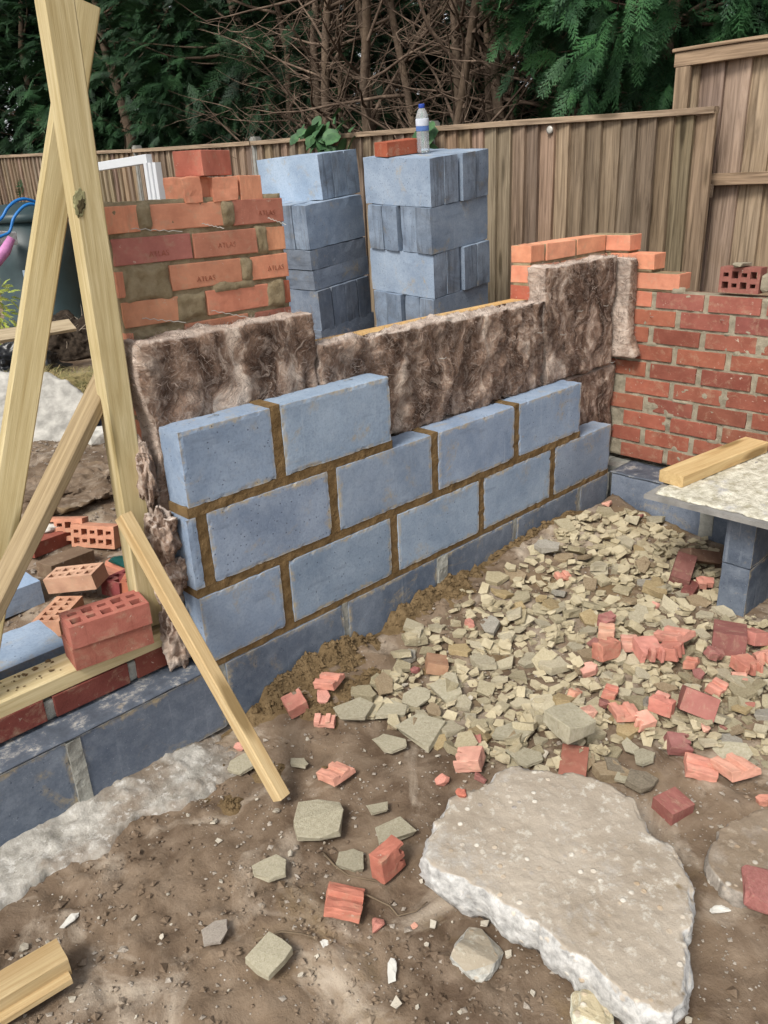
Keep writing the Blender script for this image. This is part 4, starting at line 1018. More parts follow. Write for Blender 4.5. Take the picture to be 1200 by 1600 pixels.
# rubble field
def inpoly(x, y, P_):
    c = False; n = len(P_)
    for i in range(n):
        (x0, y0), (x1, y1) = P_[i], P_[(i+1) % n]
        if (y0 > y) != (y1 > y) and x < (x1-x0)*(y-y0)/(y1-y0)+x0: c = not c
    return c
def project(p):
    d = np.asarray(p)-CAM; z = d@_f; return 600+FPX*(d@AX_R)/z, 800+FPX*(d@AX_D)/z, z
POLY = [(655, 985), (740, 930), (820, 880), (890, 815), (950, 800), (1020, 805), (1115, 850), (1120, 950), (1210, 990), (1260, 1230), (1160, 1200), (1090, 1165), (960, 1160), (955, 1215), (830, 1210), (720, 1185), (640, 1140), (590, 1130), (560, 1090), (610, 1050), (640, 1010)]
cand = []; tries = 0
while len(cand) < 1500 and tries < 60000:
    tries += 1
    x, y = rs.uniform(.15, 2.11), rs.uniform(-1.5, -.025); u, v, _z = project((x, y, gh(x, y)))
    if not inpoly(u, v, POLY): continue
    if 1050 < u < 1110 and 1150 < v < 1240 and rs.random() < .8: continue
    size = .046+.070*rs.random()**1.4
    if v < 900 and rs.random() < .4: size *= 1.25
    ok = True
    for (a, b, s2) in cand:
        if (a-x)**2+(b-y)**2 < (.335*(size+s2))**2: ok = False; break
    if ok: cand.append((x, y, size))
for i in range(430):      # a second layer tipped over the first
    x, y, s = rs.choice(cand[:1000]); cand.append((x+rs.uniform(-.03, .03), y+rs.uniform(-.03, .03), s*rs.uniform(.6, 1.05)))
cand = [(x, y, s, i > len(cand)-431, s/project((x, y, -.2))[2]) for i, (x, y, s) in enumerate(cand) if x < 2.10 and y < -.02]
cand.sort(key=lambda c: -c[4])
small_v, small_f = [], []
TONES = ['buff', 'olive-buff', 'pale cream', 'brownish', 'greyish buff', 'ochre', 'grey', 'mud-brown']
TCOL = CST+[(.45, .34, .18), (.40, .375, .33), (.36, .27, .17)]
def zone(x, y, s, tone):
    sz = 'broad' if s > .06 else ('mid-sized' if s > .045 else 'small')
    if y > -.16: pl = 'close along the foot of the blue block wall'
    elif x > 1.65 and y > -.45: pl = 'heaped in the corner below the brick return wall'
    elif x > 1.2 and y < -.45: pl = 'in front of the block leg of the mortar board'
    elif y < -.85: pl = 'beside the scattered broken bricks'
    elif x < .6: pl = 'at the bare-soil end of the rubble'
    else: pl = 'in the middle of the rubble spread'
    return '%s flat %s stone %s' % (sz, tone, pl), 'stone', '%s %s stones %s' % (sz, tone, pl)
for i, (x, y, s, up_, _k) in enumerate(cand):
    dz = .014 if up_ else -.002
    tq = rs.choice((0, 0, 1, 1, 2, 2, 3, 4, 4, 5, 6, 7))
    if i < 255:
        stone_at(x, y, s, None, .15 if not up_ else .33, dz, *zone(x, y, s, TONES[tq]), col=TCOL[tq], flat=rs.uniform(.7, 1.2))
    else:
        me = SH[i % 18]; Mx = Matrix.Translation((x, y, gh(x, y)+s*.12+dz)) @ Euler((rs.gauss(0, .3), rs.gauss(0, .3), rs.uniform(0, 6.3))).to_matrix().to_4x4() @ Matrix.Diagonal((s, s, s, 1))
        b = len(small_v); small_v += [tuple(Mx @ v.co) for v in me.vertices]; small_f += [tuple(b+q for q in p.vertices) for p in me.polygons]
ro = obj('small_rubble', mesh_np('small_rubble', small_v, small_f), STONE, color=(.48, .415, .28)); tag(ro, 'small greenish-beige rubble pieces between the larger stones', 'rubble', kind='stuff')
# chips under the rubble, coloured darker to paint shade into the gaps
def inrub(r):
    x, y = r.uniform(.1, 2.1), r.uniform(-1.5, -.02); u, v, _z = project((x, y, gh(x, y)))
    return (x, y, gh(x, y)+.004) if inpoly(u, v, POLY) else None
ro = obj('stone_chips', crumb_mesh(5000, inrub, .004, .012, 8, .7), STONE, color=(.235, .195, .13)); tag(ro, 'fine stone chips filling gaps in the rubble', 'rubble', kind='stuff')
# gravel and grit on the soil
def soil_pt(r):
    x, y = r.uniform(-1.0, 2.1), -1.62*r.random()**.9-.03
    if fbm(x, y, 2, 3, 2) < r.uniform(-.5, .5): return None
    return (x, y, gh(x, y)+.003+.010*fbm(x, y, 5.0, 11, 3))
ro = obj('grit', crumb_mesh(8500, soil_pt, .0015, .007, 12), mat_mortar('grit_stone', (.20, .16, .12), (.46, .41, .35))); tag(ro, 'pale grit scattered over the soil', 'grit', kind='stuff')
def soil2(r):
    x, y = r.uniform(-1.0, 1.6), -1.62*r.random()-.04
    if fbm(x, y, 6.0, 2.6, 2) < r.uniform(-.1, .6): return None
    return (x, y, gh(x, y)+.004+.012*fbm(x, y, 5.0, 11, 3))
ro = obj('soil_crumbs', crumb_mesh(11000, soil2, .0015, .010, 19, .65), SOIL); tag(ro, 'crumbs of soil lying loose on the ground', 'soil', kind='stuff')
sv, sf = [], []; r9 = random.Random(909)
for i in range(170):
    x, y = r9.uniform(-.95, .75), r9.uniform(-1.55, -.22); u, v, _z = project((x, y, gh(x, y)))
    if inpoly(u, v, px): continue
    sc_ = .008+.020*r9.random()**2.2; me = SH[i % 18]; Mx = Matrix.Translation((x, y, gh(x, y)+sc_*.2+.004)) @ Euler((r9.gauss(0, .4), r9.gauss(0, .4), r9.uniform(0, 6.3))).to_matrix().to_4x4() @ Matrix.Diagonal((sc_, sc_, sc_, 1))
    b = len(sv); sv += [tuple(Mx @ q.co) for q in me.vertices]; sf += [tuple(b+q for q in p_.vertices) for p_ in me.polygons]
ro = obj('pebbles', mesh_np('pebbles', sv, sf), STONE, color=(.50, .46, .39)); tag(ro, 'pale pebbles and stone bits scattered on the bare soil', 'pebbles', kind='stuff')
def out_pt(r):
    x, y = r.uniform(-.8, 1.6), r.uniform(.4, 3.6); return (x, y, gh(x, y)+.004)
ro = obj('gravel', crumb_mesh(5000, out_pt, .003, .014, 13), mat_mortar('gravel_stone', (.13, .10, .075), (.36, .31, .26))); tag(ro, 'gravel and clods over the soil outside the wall', 'gravel', kind='stuff')
# mortar clods along the wall base: a lumpy spill and loose crumbs on it
SPOTS = [(-.06, -.24, .05), (-.12, -.14, .035), (-.20, -.28, .03), (.28, -.20, .075), (.18, -.14, .06), (.05, -.38, .028), (.42, -.14, .06), (.62, -.26, .045), (.95, -.10, .06)]
def spill_h(x, y):
    e = .06-.025*sst(x, .9, 1.2)+.03*fbm(x, 0, 3, 5, 2); h = (.038-.016*sst(x, .9, 1.2))*math.exp(-(y/e)**2)*sst(x, -.08, .15)*(1-sst(x, 1.75, 1.98))*(1-.85*math.exp(-((x-.60)/.055)**2))
    for cx, cy, sg in SPOTS: h += .015*math.exp(-((x-cx)**2+(y-cy)**2)/(1.6*sg*sg))
    l = fbm(x, y, 2.0, 20, 3); c_ = fbm(x, y, 8.0, 55, 3)
    return h*(1+.75*l)+(.008*c_+.006*l)*sst(h, .004, .02)-.010
Vs, Fs = [], []; n1, n2 = 300, 62
for i in range(n1+1):
    for k in range(n2+1):
        x, y = -.30+2.28*i/n1, -.48*k/n2-.001; Vs.append((x, y, gh(x, y)+spill_h(x, y)))
for i in range(n1):
    for k in range(n2):
        q = i*(n2+1)+k; Fs.append((q, q+1, q+n2+2, q+n2+1))
ro = obj('mortar_spill', mesh_np('spill', Vs, Fs, True), CLODM); tag(ro, 'lumpy brown mortar spilled along the foot of the block wall', 'mortar', kind='stuff')
def clod_pt(r):
    if r.random() < .6: x = r.uniform(.0, 1.95); y = -abs(r.gauss(0, .07))-.006
    else: cx, cy, sg = r.choice(SPOTS); x, y = r.gauss(cx, sg), r.gauss(cy, sg*.8)
    if y > -.006 or spill_h(x, y) < .002: return None
    return (x, y, gh(x, y)+spill_h(x, y)+.002)
ro = obj('mortar_crumbs', crumb_mesh(5200, clod_pt, .003, .011, 15, .85), CLODM); tag(ro, 'loose brown mortar crumbs along the foot of the wall', 'mortar', kind='stuff')

# ================================================================== broken bricks in the room
BC = [(.62, .30, .225), (.68, .36, .27), (.54, .235, .18), (.70, .385, .295), (.33, .145, .125)]
FRAG = [(876, 903, 30, 2), (1021, 954, 22, 6), (1100, 922, 34, 3), (934, 998, 48, 2), (947, 985, 40, 3), (1034, 1003, 52, 4), (969, 1017, 48, 2), (946, 1038, 52, 1), (920, 1060, 34, 3), (927, 1016, 30, 7), (1009, 1035, 52, 5), (1048, 1037, 40, 0), (1069, 1046, 36, 2), (993, 1024, 34, 6), (1112, 1037, 38, 3), (1174, 1012, 40, 0), (1196, 1045, 40, 1), (1163, 1056, 46, 5), (1142, 1070, 42, 2), (1091, 1066, 28, 6), (1109, 1081, 46, 2), (897, 1096, 32, 3), (943, 1090, 40, 2), (915, 1125, 44, 7), (943, 1112, 28, 6), (969, 1117, 46, 4), (1021, 1101, 42, 2), (1032, 1124, 46, 1), (1002, 1139, 38, 5), (1056, 1171, 44, 5), (1070, 1200, 58, 4), (1130, 1195, 60, 4), (1170, 1110, 28, 7), (1100, 1146, 26, 6), (1130, 1143, 18, 7),
        (499, 1068, 44, 4), (505, 1094, 36, 6), (464, 1109, 40, 0), (509, 1124, 40, 2), (649, 1054, 20, 6), (732, 984, 24, 3), (512, 1209, 50, 4), (745, 1167, 30, 6), (737, 1199, 52, 5), (752, 1219, 28, 7), (691, 1223, 28, 6), (647, 1449, 14, 7), (591, 1452, 34, 8), (948, 790, 22, 7), (1000, 811, 14, 7), (1195, 1257, 30, 3), (375, 1170, 22, 6)]
for i, (u, v, s, k) in enumerate(FRAG):
    p, sz = px_size(u, v, s); me = FR[k] if k < 6 else CHK[k-6]; nat = .105 if k < 6 else 1.0; sc = sz/nat*.84
    z = gh(p[0], p[1]); tl = rs.uniform(-.3, .3)
    if k in (2, 4): rot = (PI*.5*0+tl*.5, PI/2*0+rs.uniform(-.2, .2), rs.uniform(0, 6.28)); rot = (PI/2+tl, 0, rs.uniform(-.9, .6))
    else: rot = (tl, rs.uniform(-.35, .35), rs.uniform(0, 6.28))
    up = {2: .022, 4: .024}.get(k, .012 if k < 6 else .3*1)*sc if k < 6 else .22*sc
    heap = .018 if (900 < u < 1120 and 980 < v < 1130) else (.010 if inpoly(u, v, POLY) else 0)
    shp = {0: 'half-brick piece with broken perforations', 1: 'notched brick slice', 2: 'grooved brick piece', 3: 'chunky brick piece', 4: 'double-grooved brick piece', 5: 'stepped brick half'}.get(k, 'rough brick chip')
    tone = 'dark plum' if i % 5 == 4 else ('pale salmon' if i % 5 in (1, 3) else 'orange-red')
    if k == 0: tone = 'orange-red'
    where = 'next to the mortar board leg' if (u > 1050 and v < 960) else ('in the corner below the brick return wall' if v < 830 else ('in the heap of broken bricks' if u > 1085 or 980 < v < 1150 and u > 890 else 'among the rubble stones'))
    lab = '%s %s %s' % (tone, shp, where); grp = lab+' group'
    if v > 1140 and u < 760 or u < 700: lab = '%s %s %s' % (tone, shp, 'on brown mortar by the wall foot' if v < 1140 else 'on bare soil near the rubble edge'); grp = lab+' group'
    o = obj('brick_fragment', me, CLAY, None, (p[0], p[1], z+up+heap), rot, vary(BC[i % 5] if k not in (0,) else BC[2], .12), sc); tag(o, lab, 'brick', grp)
def special(me, u, v, s, nat, rot, dz, col, lab, name='broken_brick', scale=None, mat=CLAY):
    p, sz = px_size(u, v, s); sc = sz/nat; o = obj(name, me, mat, None, (p[0], p[1], gh(p[0], p[1])+dz), rot, col, sc if scale is None else tuple(sc*q for q in scale)); return tag(o, lab, 'brick')
special(FR[5], 597, 1360, 54, .105, (PI/2-.1, .0, .05), .045, (.48, .185, .13), 'half brick with broken perforations resting on a grey-green stone')
special(FR[4], 512, 1418, 60, .105, (PI/2+.25, .1, .75), .034, (.54, .215, .15), 'deeply grooved broken brick standing alone on the soil')
special(BRK[5], 681, 1050, 50, .215, (.2, .1, .8), .01, (.40, .24, .15), 'tan brick end half sunk in the rubble', scale=(.75, 1.4, 1.2))
special(BRK[2], 1063, 908, 62, .215, (.2, -.25, .3), .03, (.22, .10, .085), 'dark plum brick tilted in front of the block leg', scale=(1, 1, 1))
special(BRK[6], 1092, 893, 60, .215, (-.5, .3, -.5), .04, (.24, .15, .105), 'muddy brown brick tilted behind the dark plum brick')
special(BRK[3], 1077, 926, 40, .215, (.1, .0, .2), .0, (.20, .075, .065), 'thin dark brick under the dark plum brick')
special(BRK[1], 1137, 1016, 52, .11, (.0, .1, .4), .0, (.27, .115, .10), 'plum half brick standing in the brick heap', scale=(.5, 1, 1.25))
special(BRK[4], 1083, 1118, 62, .11, (.25, .55, .5), .005, (.36, .155, .13), 'large plum half brick tilted on the brick heap', scale=(.62, .9, 1.0))
special(BRK[0], 895, 1207, 74, .215, (0, 0, .5), -.012, (.38, .16, .115), 'dark red brick under the thick grey-green stone', scale=(1.3, 1.2, 1))
special(BRK[7], 1050, 1266, 56, .11, (.05, .0, -.3), -.006, (.32, .13, .11), 'small plum brick piece alone behind the large slab', scale=(.42, .8, .75))
special(CHK[1], 1190, 1408, 86, 1.0, (.2, .1, .6), .03, (.40, .17, .15), 'large pink brick chunk beside the muddy concrete piece', 'brick_chunk')
special(CHK[2], 721, 1291, 24, 1.0, (0, 0, .6), .128-.02, (.56, .19, .13), 'small orange brick chip lying on the large concrete slab', 'brick_chip')
# twigs
TW = mat_plain('twig', (.20, .15, .10), .9, .1)
for lab, pts in (('thin bent twig on the soil beside the grooved brick', [(535, 1395), (575, 1405), (610, 1420), (622, 1437), (650, 1428), (668, 1415)]), ('short straight twig by the half brick', [(505, 1336), (523, 1358), (545, 1372), (600, 1385)]), ('dark root lying across bare soil', [(400, 1472), (440, 1462), (470, 1463), (492, 1471)])):
    V, F = [], []; tube(V, F, [on_ground(u, v, .008+.004*(i % 2)) for i, (u, v) in enumerate(pts)], [.0028-.0003*i for i in range(len(pts))], 5); tag(obj('twig', mesh_np('twig', V, F, True), TW), lab, 'twig')
for (u, v, l, a, lab) in ((612, 1520, .055, .8, 'white plaster sliver on the soil by a small stone'), (505, 1480, .03, .3, 'small white plaster flake on dark soil'), (1125, 1425, .05, -.6, 'white plaster chip near the pink brick chunk'), (110, 1440, .05, .2, 'white stick fragment on dark soil')):
    p = on_ground(u, v, .006); tag(obj('plaster_chip', hull(int(u), sx=l, sy=.020, sz=.009, name='chip', sub=1, rough=.2), WHITEM, None, p, (0, 0, a)), lab, 'chip')

# ================================================================== fence
def ftop(y): return float(np.interp(y, [.05, 1.25, 2.5, 3.9, 6.3, 8.5, 11], [1.518, 1.551, 1.579, 1.600, 1.664, 1.755, 1.82]))
rf = random.Random(41)
def board_mesh(seed, L=1.8, W=.118):
    rnd = random.Random(seed); V, F = [], []; n = 8
    for i in range(n+1):
        x = L*i/n; wv = .003*mnoise.noise(Vector((x*2, seed, 0)))
        for (y, z) in ((-W/2, 0), (W/2, -.011), (W/2, -.005), (-W/2, .022)): V.append((x, y+wv, z+.5*wv))
    for i in range(n):
        for k in range(4): F.append((i*4+k, i*4+(k+1) % 4, (i+1)*4+(k+1) % 4, (i+1)*4+k))
    F += [(3, 2, 1, 0), (n*4, n*4+1, n*4+2, n*4+3)]
    me = mesh_np('board', V, F); bm = bmesh.new(); bm.from_mesh(me); bmesh.ops.recalc_face_normals(bm, faces=bm.faces); bm.to_mesh(me); bm.free(); return me
FB = [board_mesh(i) for i in range(5)]
FX = 3.0
def fcol():
    k = rf.uniform(.72, 1.30); return (k*rf.uniform(.95, 1.08), k*rf.uniform(.95, 1.03), k*rf.uniform(.88, 1.02))
def box_part(name, parent, c, sx, sy, sz, mat, color=(1, 1, 1), rot=(0, 0, 0)):
    me = rbox(sx, sy, sz, .002, .001, int(abs(c[0]*97+c[1]*31+c[2]*7)*10), name); return obj(name, me, mat, parent, c, rot, color)
def rail_x(parent, name, p0, p1, w_, h_, mat, color=(1, 1, 1), seed=0):
    o = beam(name, p0, p1, w_, h_, mat, (0, 0, 1), None, None, None, seed, .002, color, .002, .3); mw = o.matrix_world.copy(); o.parent = parent; o.matrix_world = mw; return o
bounds = [.05, 1.88, 3.73, 5.58, 7.43, 9.28, 11.1]
flabs = ['weathered closeboard fence panel behind the brick corner, ending at the taller panel', 'weathered closeboard fence panel behind the two block stacks', 'weathered closeboard fence panel behind the brick pier', 'shadowed fence panel behind the white window frame', 'shadowed fence panel between the window frame and compost bin', 'shadowed fence panel behind the compost bin']
for i in range(6):
    y0, y1 = bounds[i]+.02, bounds[i+1]-.02; h = ftop((y0+y1)/2)
    fp = empty('fence', (FX, (y0+y1)/2, h-1.83), label=flabs[i], cat='fence', group='closeboard fence panels')
    bpy.context.view_layer.update()
    n = round((y1-y0)/.1); 
    for k in range(n):
        y = y0+(k+.5)*(y1-y0)/n; zt_ = ftop(y)-.012
        o = obj('board', FB[rf.randrange(5)], FENCE, fp, color=fcol())
        o.location = Vector((0+rf.uniform(-.002, .002), y-(y0+y1)/2, zt_-1.8-(h-1.83))); 
        o.rotation_euler = Matrix(((0, 0, -1), (0, -1, 0), (-1, 0, 0))).to_euler() if False else (0, 0, 0)
        R_ = Matrix(((0, 0, -1), (0, 1, 0), (1, 0, 0)))     # local x -> up, local z -> towards the site
        o.rotation_euler = (R_ @ Matrix.Rotation(rf.uniform(-.03, .03), 3, 'X') @ Matrix.Rotation(rf.uniform(-.004, .004), 3, 'Z')).to_euler()
    a_, b_ = Vector((FX-.01, y0-.01, ftop(y0)+.004)), Vector((FX-.01, y1+.01, ftop(y1)+.004)); rail_x(fp, 'capping_rail', a_, b_, .055, .03, FENCE, (1.25, 1.22, 1.15), i)
    for dz in (.35, 1.4): rail_x(fp, 'arris_rail', Vector((FX+.04, y0, ftop(y0)-dz)), Vector((FX+.04, y1, ftop(y1)-dz)), .04, .06, FENCE, (.9, .9, .9), i+9)
PCON = mat_plain('post_concrete', (.30, .295, .27), .95, .1, 20, .35, .6)
for i, y in enumerate(bounds[1:-1]):
    lab = ['concrete fence post behind the water bottle', 'concrete fence post behind the brick pile on the pier', 'concrete fence post behind the white window frame', 'concrete fence post left of the white window frame', 'concrete fence post behind the compost bin'][i]
    bm = bmesh.new(); bmesh.ops.create_cube(bm, size=1)
    for v in bm.verts: v.co = Vector((v.co.x*.10, v.co.y*.095, (v.co.z+.5)*1.98))
    for v in bm.verts:
        if v.co.z > 1.9: v.co.x *= .75; v.co.y *= .75
    bmesh.ops.bevel(bm, geom=list(bm.edges), offset=.01, segments=2, affect='EDGES')
    tag(obj('fence_post', from_bm('post', bm), PCON, None, (FX+.02, y, ftop(y)+.05-1.98)), lab, 'post', 'concrete fence posts')
# end stile of the first panel
fp0 = [o for o in COL.objects if o.name == 'fence'][0]
rail_x(fp0, 'end_stile', Vector((FX-.022, .048, ftop(.05)-1.8)), Vector((FX-.022, .048, ftop(.05)-.012)), .035, .03, FENCE, (1.15, 1.05, .9), 77)
# taller panel to the side, seen from its framed face
tp = empty('fence', (3.14, -.6, -.06), label='taller framed fence panel rising beside the end of the low fence', cat='fence'); bpy.context.view_layer.update()
for k in range(15):
    y = .30-k*.125
    o = obj('board', FB[k % 5], FENCE, tp, color=tuple(c*1.12 for c in fcol())); o.location = (.012, y+.6, .02); o.rotation_euler = (R_ @ Matrix.Rotation(.02, 3, 'X')).to_euler(); o.scale = (1.01, 1.12, 1)
for nm, p0, p1, w_, h_ in (('top_rail', (3.105, .345, 1.765), (3.105, -1.6, 1.765), .03, .062), ('middle_rail', (3.105, .255, 1.218), (3.105, -1.6, 1.218), .04, .055), ('bottom_rail', (3.105, .255, .25), (3.105, -1.6, .25), .04, .055), ('stile', (3.105, .30, .0), (3.105, .30, 1.732), .03, .075), ('capping', (3.11, .355, 1.806), (3.11, -1.6, 1.806), .06, .016)):
    if nm == 'stile':
        o = beam('stile', p0, p1, .028, .075, FENCE, (0, 1, 0), None, None, None, 5, .001, (1.1, 1.05, .95), .002, .3); mw = o.matrix_world.copy(); o.parent = tp; o.matrix_world = mw
    else: rail_x(tp, nm, Vector(p0), Vector(p1), w_, h_, FENCE, (1.2, 1.12, 1.0), 3)
# metal disc on the fence
p = onp(859, 203, 0, FX-.03); tag(lathe('metal_disc', [(.02, 0), (.021, .002), (.012, .005)], TIE, None), 'small round metal disc fixed near the top of the fence', 'disc'); COL.objects[-1].location = p; COL.objects[-1].rotation_euler = (0, -PI/2, 0)

# ================================================================== trees behind the fence
def frond_template(nb, sub, seed, wid=1.0):
    rnd = random.Random(seed); V, F = [], []
    def blade(p, q, w_, nrm):
        d = (q-p); s = d.cross(nrm).normalized()*w_*wid; b = len(V); V.extend([p-s, p+s, q]); F.append((b, b+1, b+2))
    up = Vector((0, 0, 1))
    def stem(t): return Vector((t, .06*math.sin(t*3+seed), .14*t-.45*t*t))
    for i in range(4): blade(stem(i/4), stem((i+1.2)/4), .010, up)
    for i in range(nb):
        t = .06+.92*i/nb
        for sgn in (-1, 1):
            L = (.36*(1-t)**.6+.08)*rnd.uniform(.7, 1.2)*min(1, .45+t*3); p = stem(t+rnd.uniform(-.02, .02))
            d = Vector((.82, sgn*.6, rnd.uniform(-.22, .10))).normalized(); e = p+d*L+Vector((0, 0, -.35*L*L-.06*L))
            blade(p, e, .014, up)
            for j in range(sub):
                tt = .12+.80*j/sub; pp = p.lerp(e, tt)
                for s2 in (-1, 1):
                    d2 = (d+Vector((-d.y, d.x, 0))*s2*.62+Vector((0, 0, rnd.uniform(-.25, .1)))).normalized(); l2 = L*.40*(1-tt*.55)*rnd.uniform(.7, 1.15); blade(pp, pp+d2*l2, .012, up)
    return np.array([tuple(v) for v in V]), np.array(F)
FT = [frond_template(11, 3, i, 1.15) for i in range(3)]; FTS = [frond_template(9, 2, 10+i, 2.2) for i in range(2)]
def make_crown(rng, n, posfn, smin, smax, temps, droop=.35):
    VV, FF, off = [], [], 0
    for t_i, (tv, tf) in enumerate(temps):
        k = n//len(temps)
        P_, D = posfn(rng, k)
        D = D+rng.normal(size=D.shape)*.38; D[:, 2] += rng.uniform(-.5, .25, k)-droop*.3; D /= np.linalg.norm(D, axis=1)[:, None]
        up = np.stack([np.zeros(k), np.zeros(k), np.ones(k)], 1)+rng.normal(size=(k, 3))*.45
        Yv = np.cross(up, D); Yv /= np.linalg.norm(Yv, axis=1)[:, None]; Zv = np.cross(D, Yv)
        s = rng.uniform(smin, smax, k)
        W = P_[:, None, :]+(tv[None, :, 0:1]*D[:, None, :]+tv[None, :, 1:2]*Yv[:, None, :]+tv[None, :, 2:3]*Zv[:, None, :])*s[:, None, None]
        VV.append(W.reshape(-1, 3)); FF.append((tf[None]+(np.arange(k)*len(tv))[:, None, None]).reshape(-1, 3)+off); off += k*len(tv)
    return np.concatenate(VV), np.concatenate(FF)
def ell(c, r, lo=.62, zmin=-9):
    c, r = np.array(c), np.array(r)
    def fn(rng, k):
        d = rng.normal(size=(k*2, 3)); d /= np.linalg.norm(d, axis=1)[:, None]
        lump = 1+.16*np.sin(d[:, 1]*9+d[:, 2]*7+c[1]*3)+.12*np.sin(d[:, 2]*15+d[:, 0]*11)
        p = c+d*r*(rng.uniform(lo, 1.0, 2*k)**.6*lump)[:, None]
        ok = np.where(p[:, 2] > zmin)[0]
        ok = rng.choice(ok, k); return p[ok], d[ok]*np.array([1, 1, .6])
    return fn
def branchy(V, F, p, d, L, r, depth, rnd, up=.15, n=5):
    pts = [p]; rad = [r]; k = 6 if depth else 5
    for i in range(k):
        d = (d+Vector((rnd.gauss(0, .14), rnd.gauss(0, .14), rnd.gauss(up*.3, .10)))).normalized(); pts.append(pts[-1]+d*(L/k)); rad.append(r*(1-.85*(i+1)/k))
    tube(V, F, pts, rad, n, False)
    return pts
LEAF_D = mat_leaf('conifer_dark', (.007, .022, .011), (.021, .058, .022)); LEAF_M = mat_leaf('conifer_mid', (.010, .036, .016), (.034, .105, .036)); LEAF_L = mat_leaf('conifer_left', (.008, .028, .013), (.026, .075, .027)); LEAF_Y = mat_leaf('conifer_bright', (.035, .085, .018), (.09, .17, .03))
def conifer(base, crown_c, crown_r, n, label, leaf, seed, temps=FT, smin=.18, smax=.36, zmin=1.0, tr=.11):
    t = empty('conifer_tree', base, label=label, cat='tree'); b = Vector(base); rnd = random.Random(seed)
    V, F = [], []; h = crown_c[2]+crown_r[2]*.8-base[2]
    tube(V, F, [Vector((.08*math.sin(i*1.3+seed), .08*math.cos(i*1.7+seed), h*i/7)) for i in range(8)], [tr*(1-.12*i) for i in range(8)], 8)
    obj('trunk', mesh_np('trunk', V, F, True), BARK, t)
    V, F = [], []
    for i in range(46):
        z = rnd.uniform(.8, h*.9); a = rnd.uniform(0, 6.28); branchy(V, F, Vector((0, 0, z)), Vector((math.cos(a), math.sin(a), rnd.uniform(-.1, .5))), rnd.uniform(.5, 1.0)*max(crown_r[:2])*.9, rnd.uniform(.008, .022), 1, rnd, .1, 5)
    obj('branches', mesh_np('branches', V, F, True), BARK, t)
    rng = np.random.default_rng(seed); c = Vector(crown_c)-b
    Vc, Fc = make_crown(rng, n, ell(tuple(c), crown_r, .5, zmin-base[2]), smin, smax, temps)
    co = obj('crown', quads_np('crown', Vc, Fc), leaf, t); return t
conifer((4.7, 6.2, .05), (4.7, 6.2, 2.7), (1.35, 1.5, 2.2), 2700, 'dark green conifer behind the white window frame', LEAF_L, 3, smin=.15, smax=.31, zmin=.9)
conifer((4.5, 8.6, .1), (4.5, 8.6, 2.7), (1.3, 1.5, 2.2), 2100, 'dark green conifer behind the compost bin', LEAF_L, 4, smin=.16, smax=.32, zmin=.9)
conifer((4.6, 11.2, .1), (4.6, 11.2, 2.8), (1.4, 1.5, 2.2), 1100, 'dark conifer past the far end of the fence', LEAF_D, 5, FTS, .4, .7, zmin=.9)
conifer((5.9, 9.6, .1), (5.9, 9.6, 2.8), (1.3, 1.5, 2.6), 1000, 'shaded conifer deep behind the compost bin', LEAF_D, 14, FTS, .4, .75, .3)
for i, (x, y) in enumerate(((4.4, 13.8), (5.6, 16.8), (6.7, 13.2))):
    conifer((x, y, .1), (x, y, 2.9), (1.7, 1.9, 2.9), 800, ['dark conifer far past the end of the fence', 'furthest conifer in the corner of the garden', 'dark conifer far behind the blue hose'][i], LEAF_D, 40+i, FTS, .5, .9, .3)
conifer((4.75, 4.75, .05), (4.6, 4.7, 2.5), (.95, .8, 1.5), 1100, 'conifer with dark lower boughs beside the bare branches', LEAF_D, 6, zmin=1.15)
conifer((4.6, 1.15, .0), (4.35, 1.05, 2.75), (1.15, 1.05, 1.25), 2900, 'green conifer overhanging the fence behind the brick corner', LEAF_M, 7, smin=.16, smax=.32, zmin=1.6)
conifer((4.9, -.75, .0), (4.7, -.75, 2.7), (1.2, 1.2, 1.5), 1500, 'green conifer behind the taller fence panel', LEAF_M, 8, zmin=1.4)
conifer((6.0, -1.9, .0), (6.0, -1.9, 2.6), (1.2, 1.4, 1.6), 500, 'bright yellow-green hedge conifer beyond the taller panel', LEAF_Y, 9, zmin=1.2)
for i, (x, y) in enumerate(((6.9, -.6), (6.9, 1.0), (7.0, 3.2), (7.0, 5.4), (7.2, 7.8), (7.3, 10.4))):
    conifer((x, y, .1), (x, y, 2.7), (1.3, 1.6, 2.9), 1600 if y < 4 else 1000, ['shaded conifer at the back, behind the taller fence panel', 'shaded conifer at the back, behind the overhanging conifer', 'shaded conifer at the back, behind the bare branches', 'shaded conifer at the back beside the bare trunks', 'shaded conifer at the back behind the dark boughs', 'shaded conifer at the back past the compost bin'][i], LEAF_D, 20+i, FTS, .45, .85, .2)
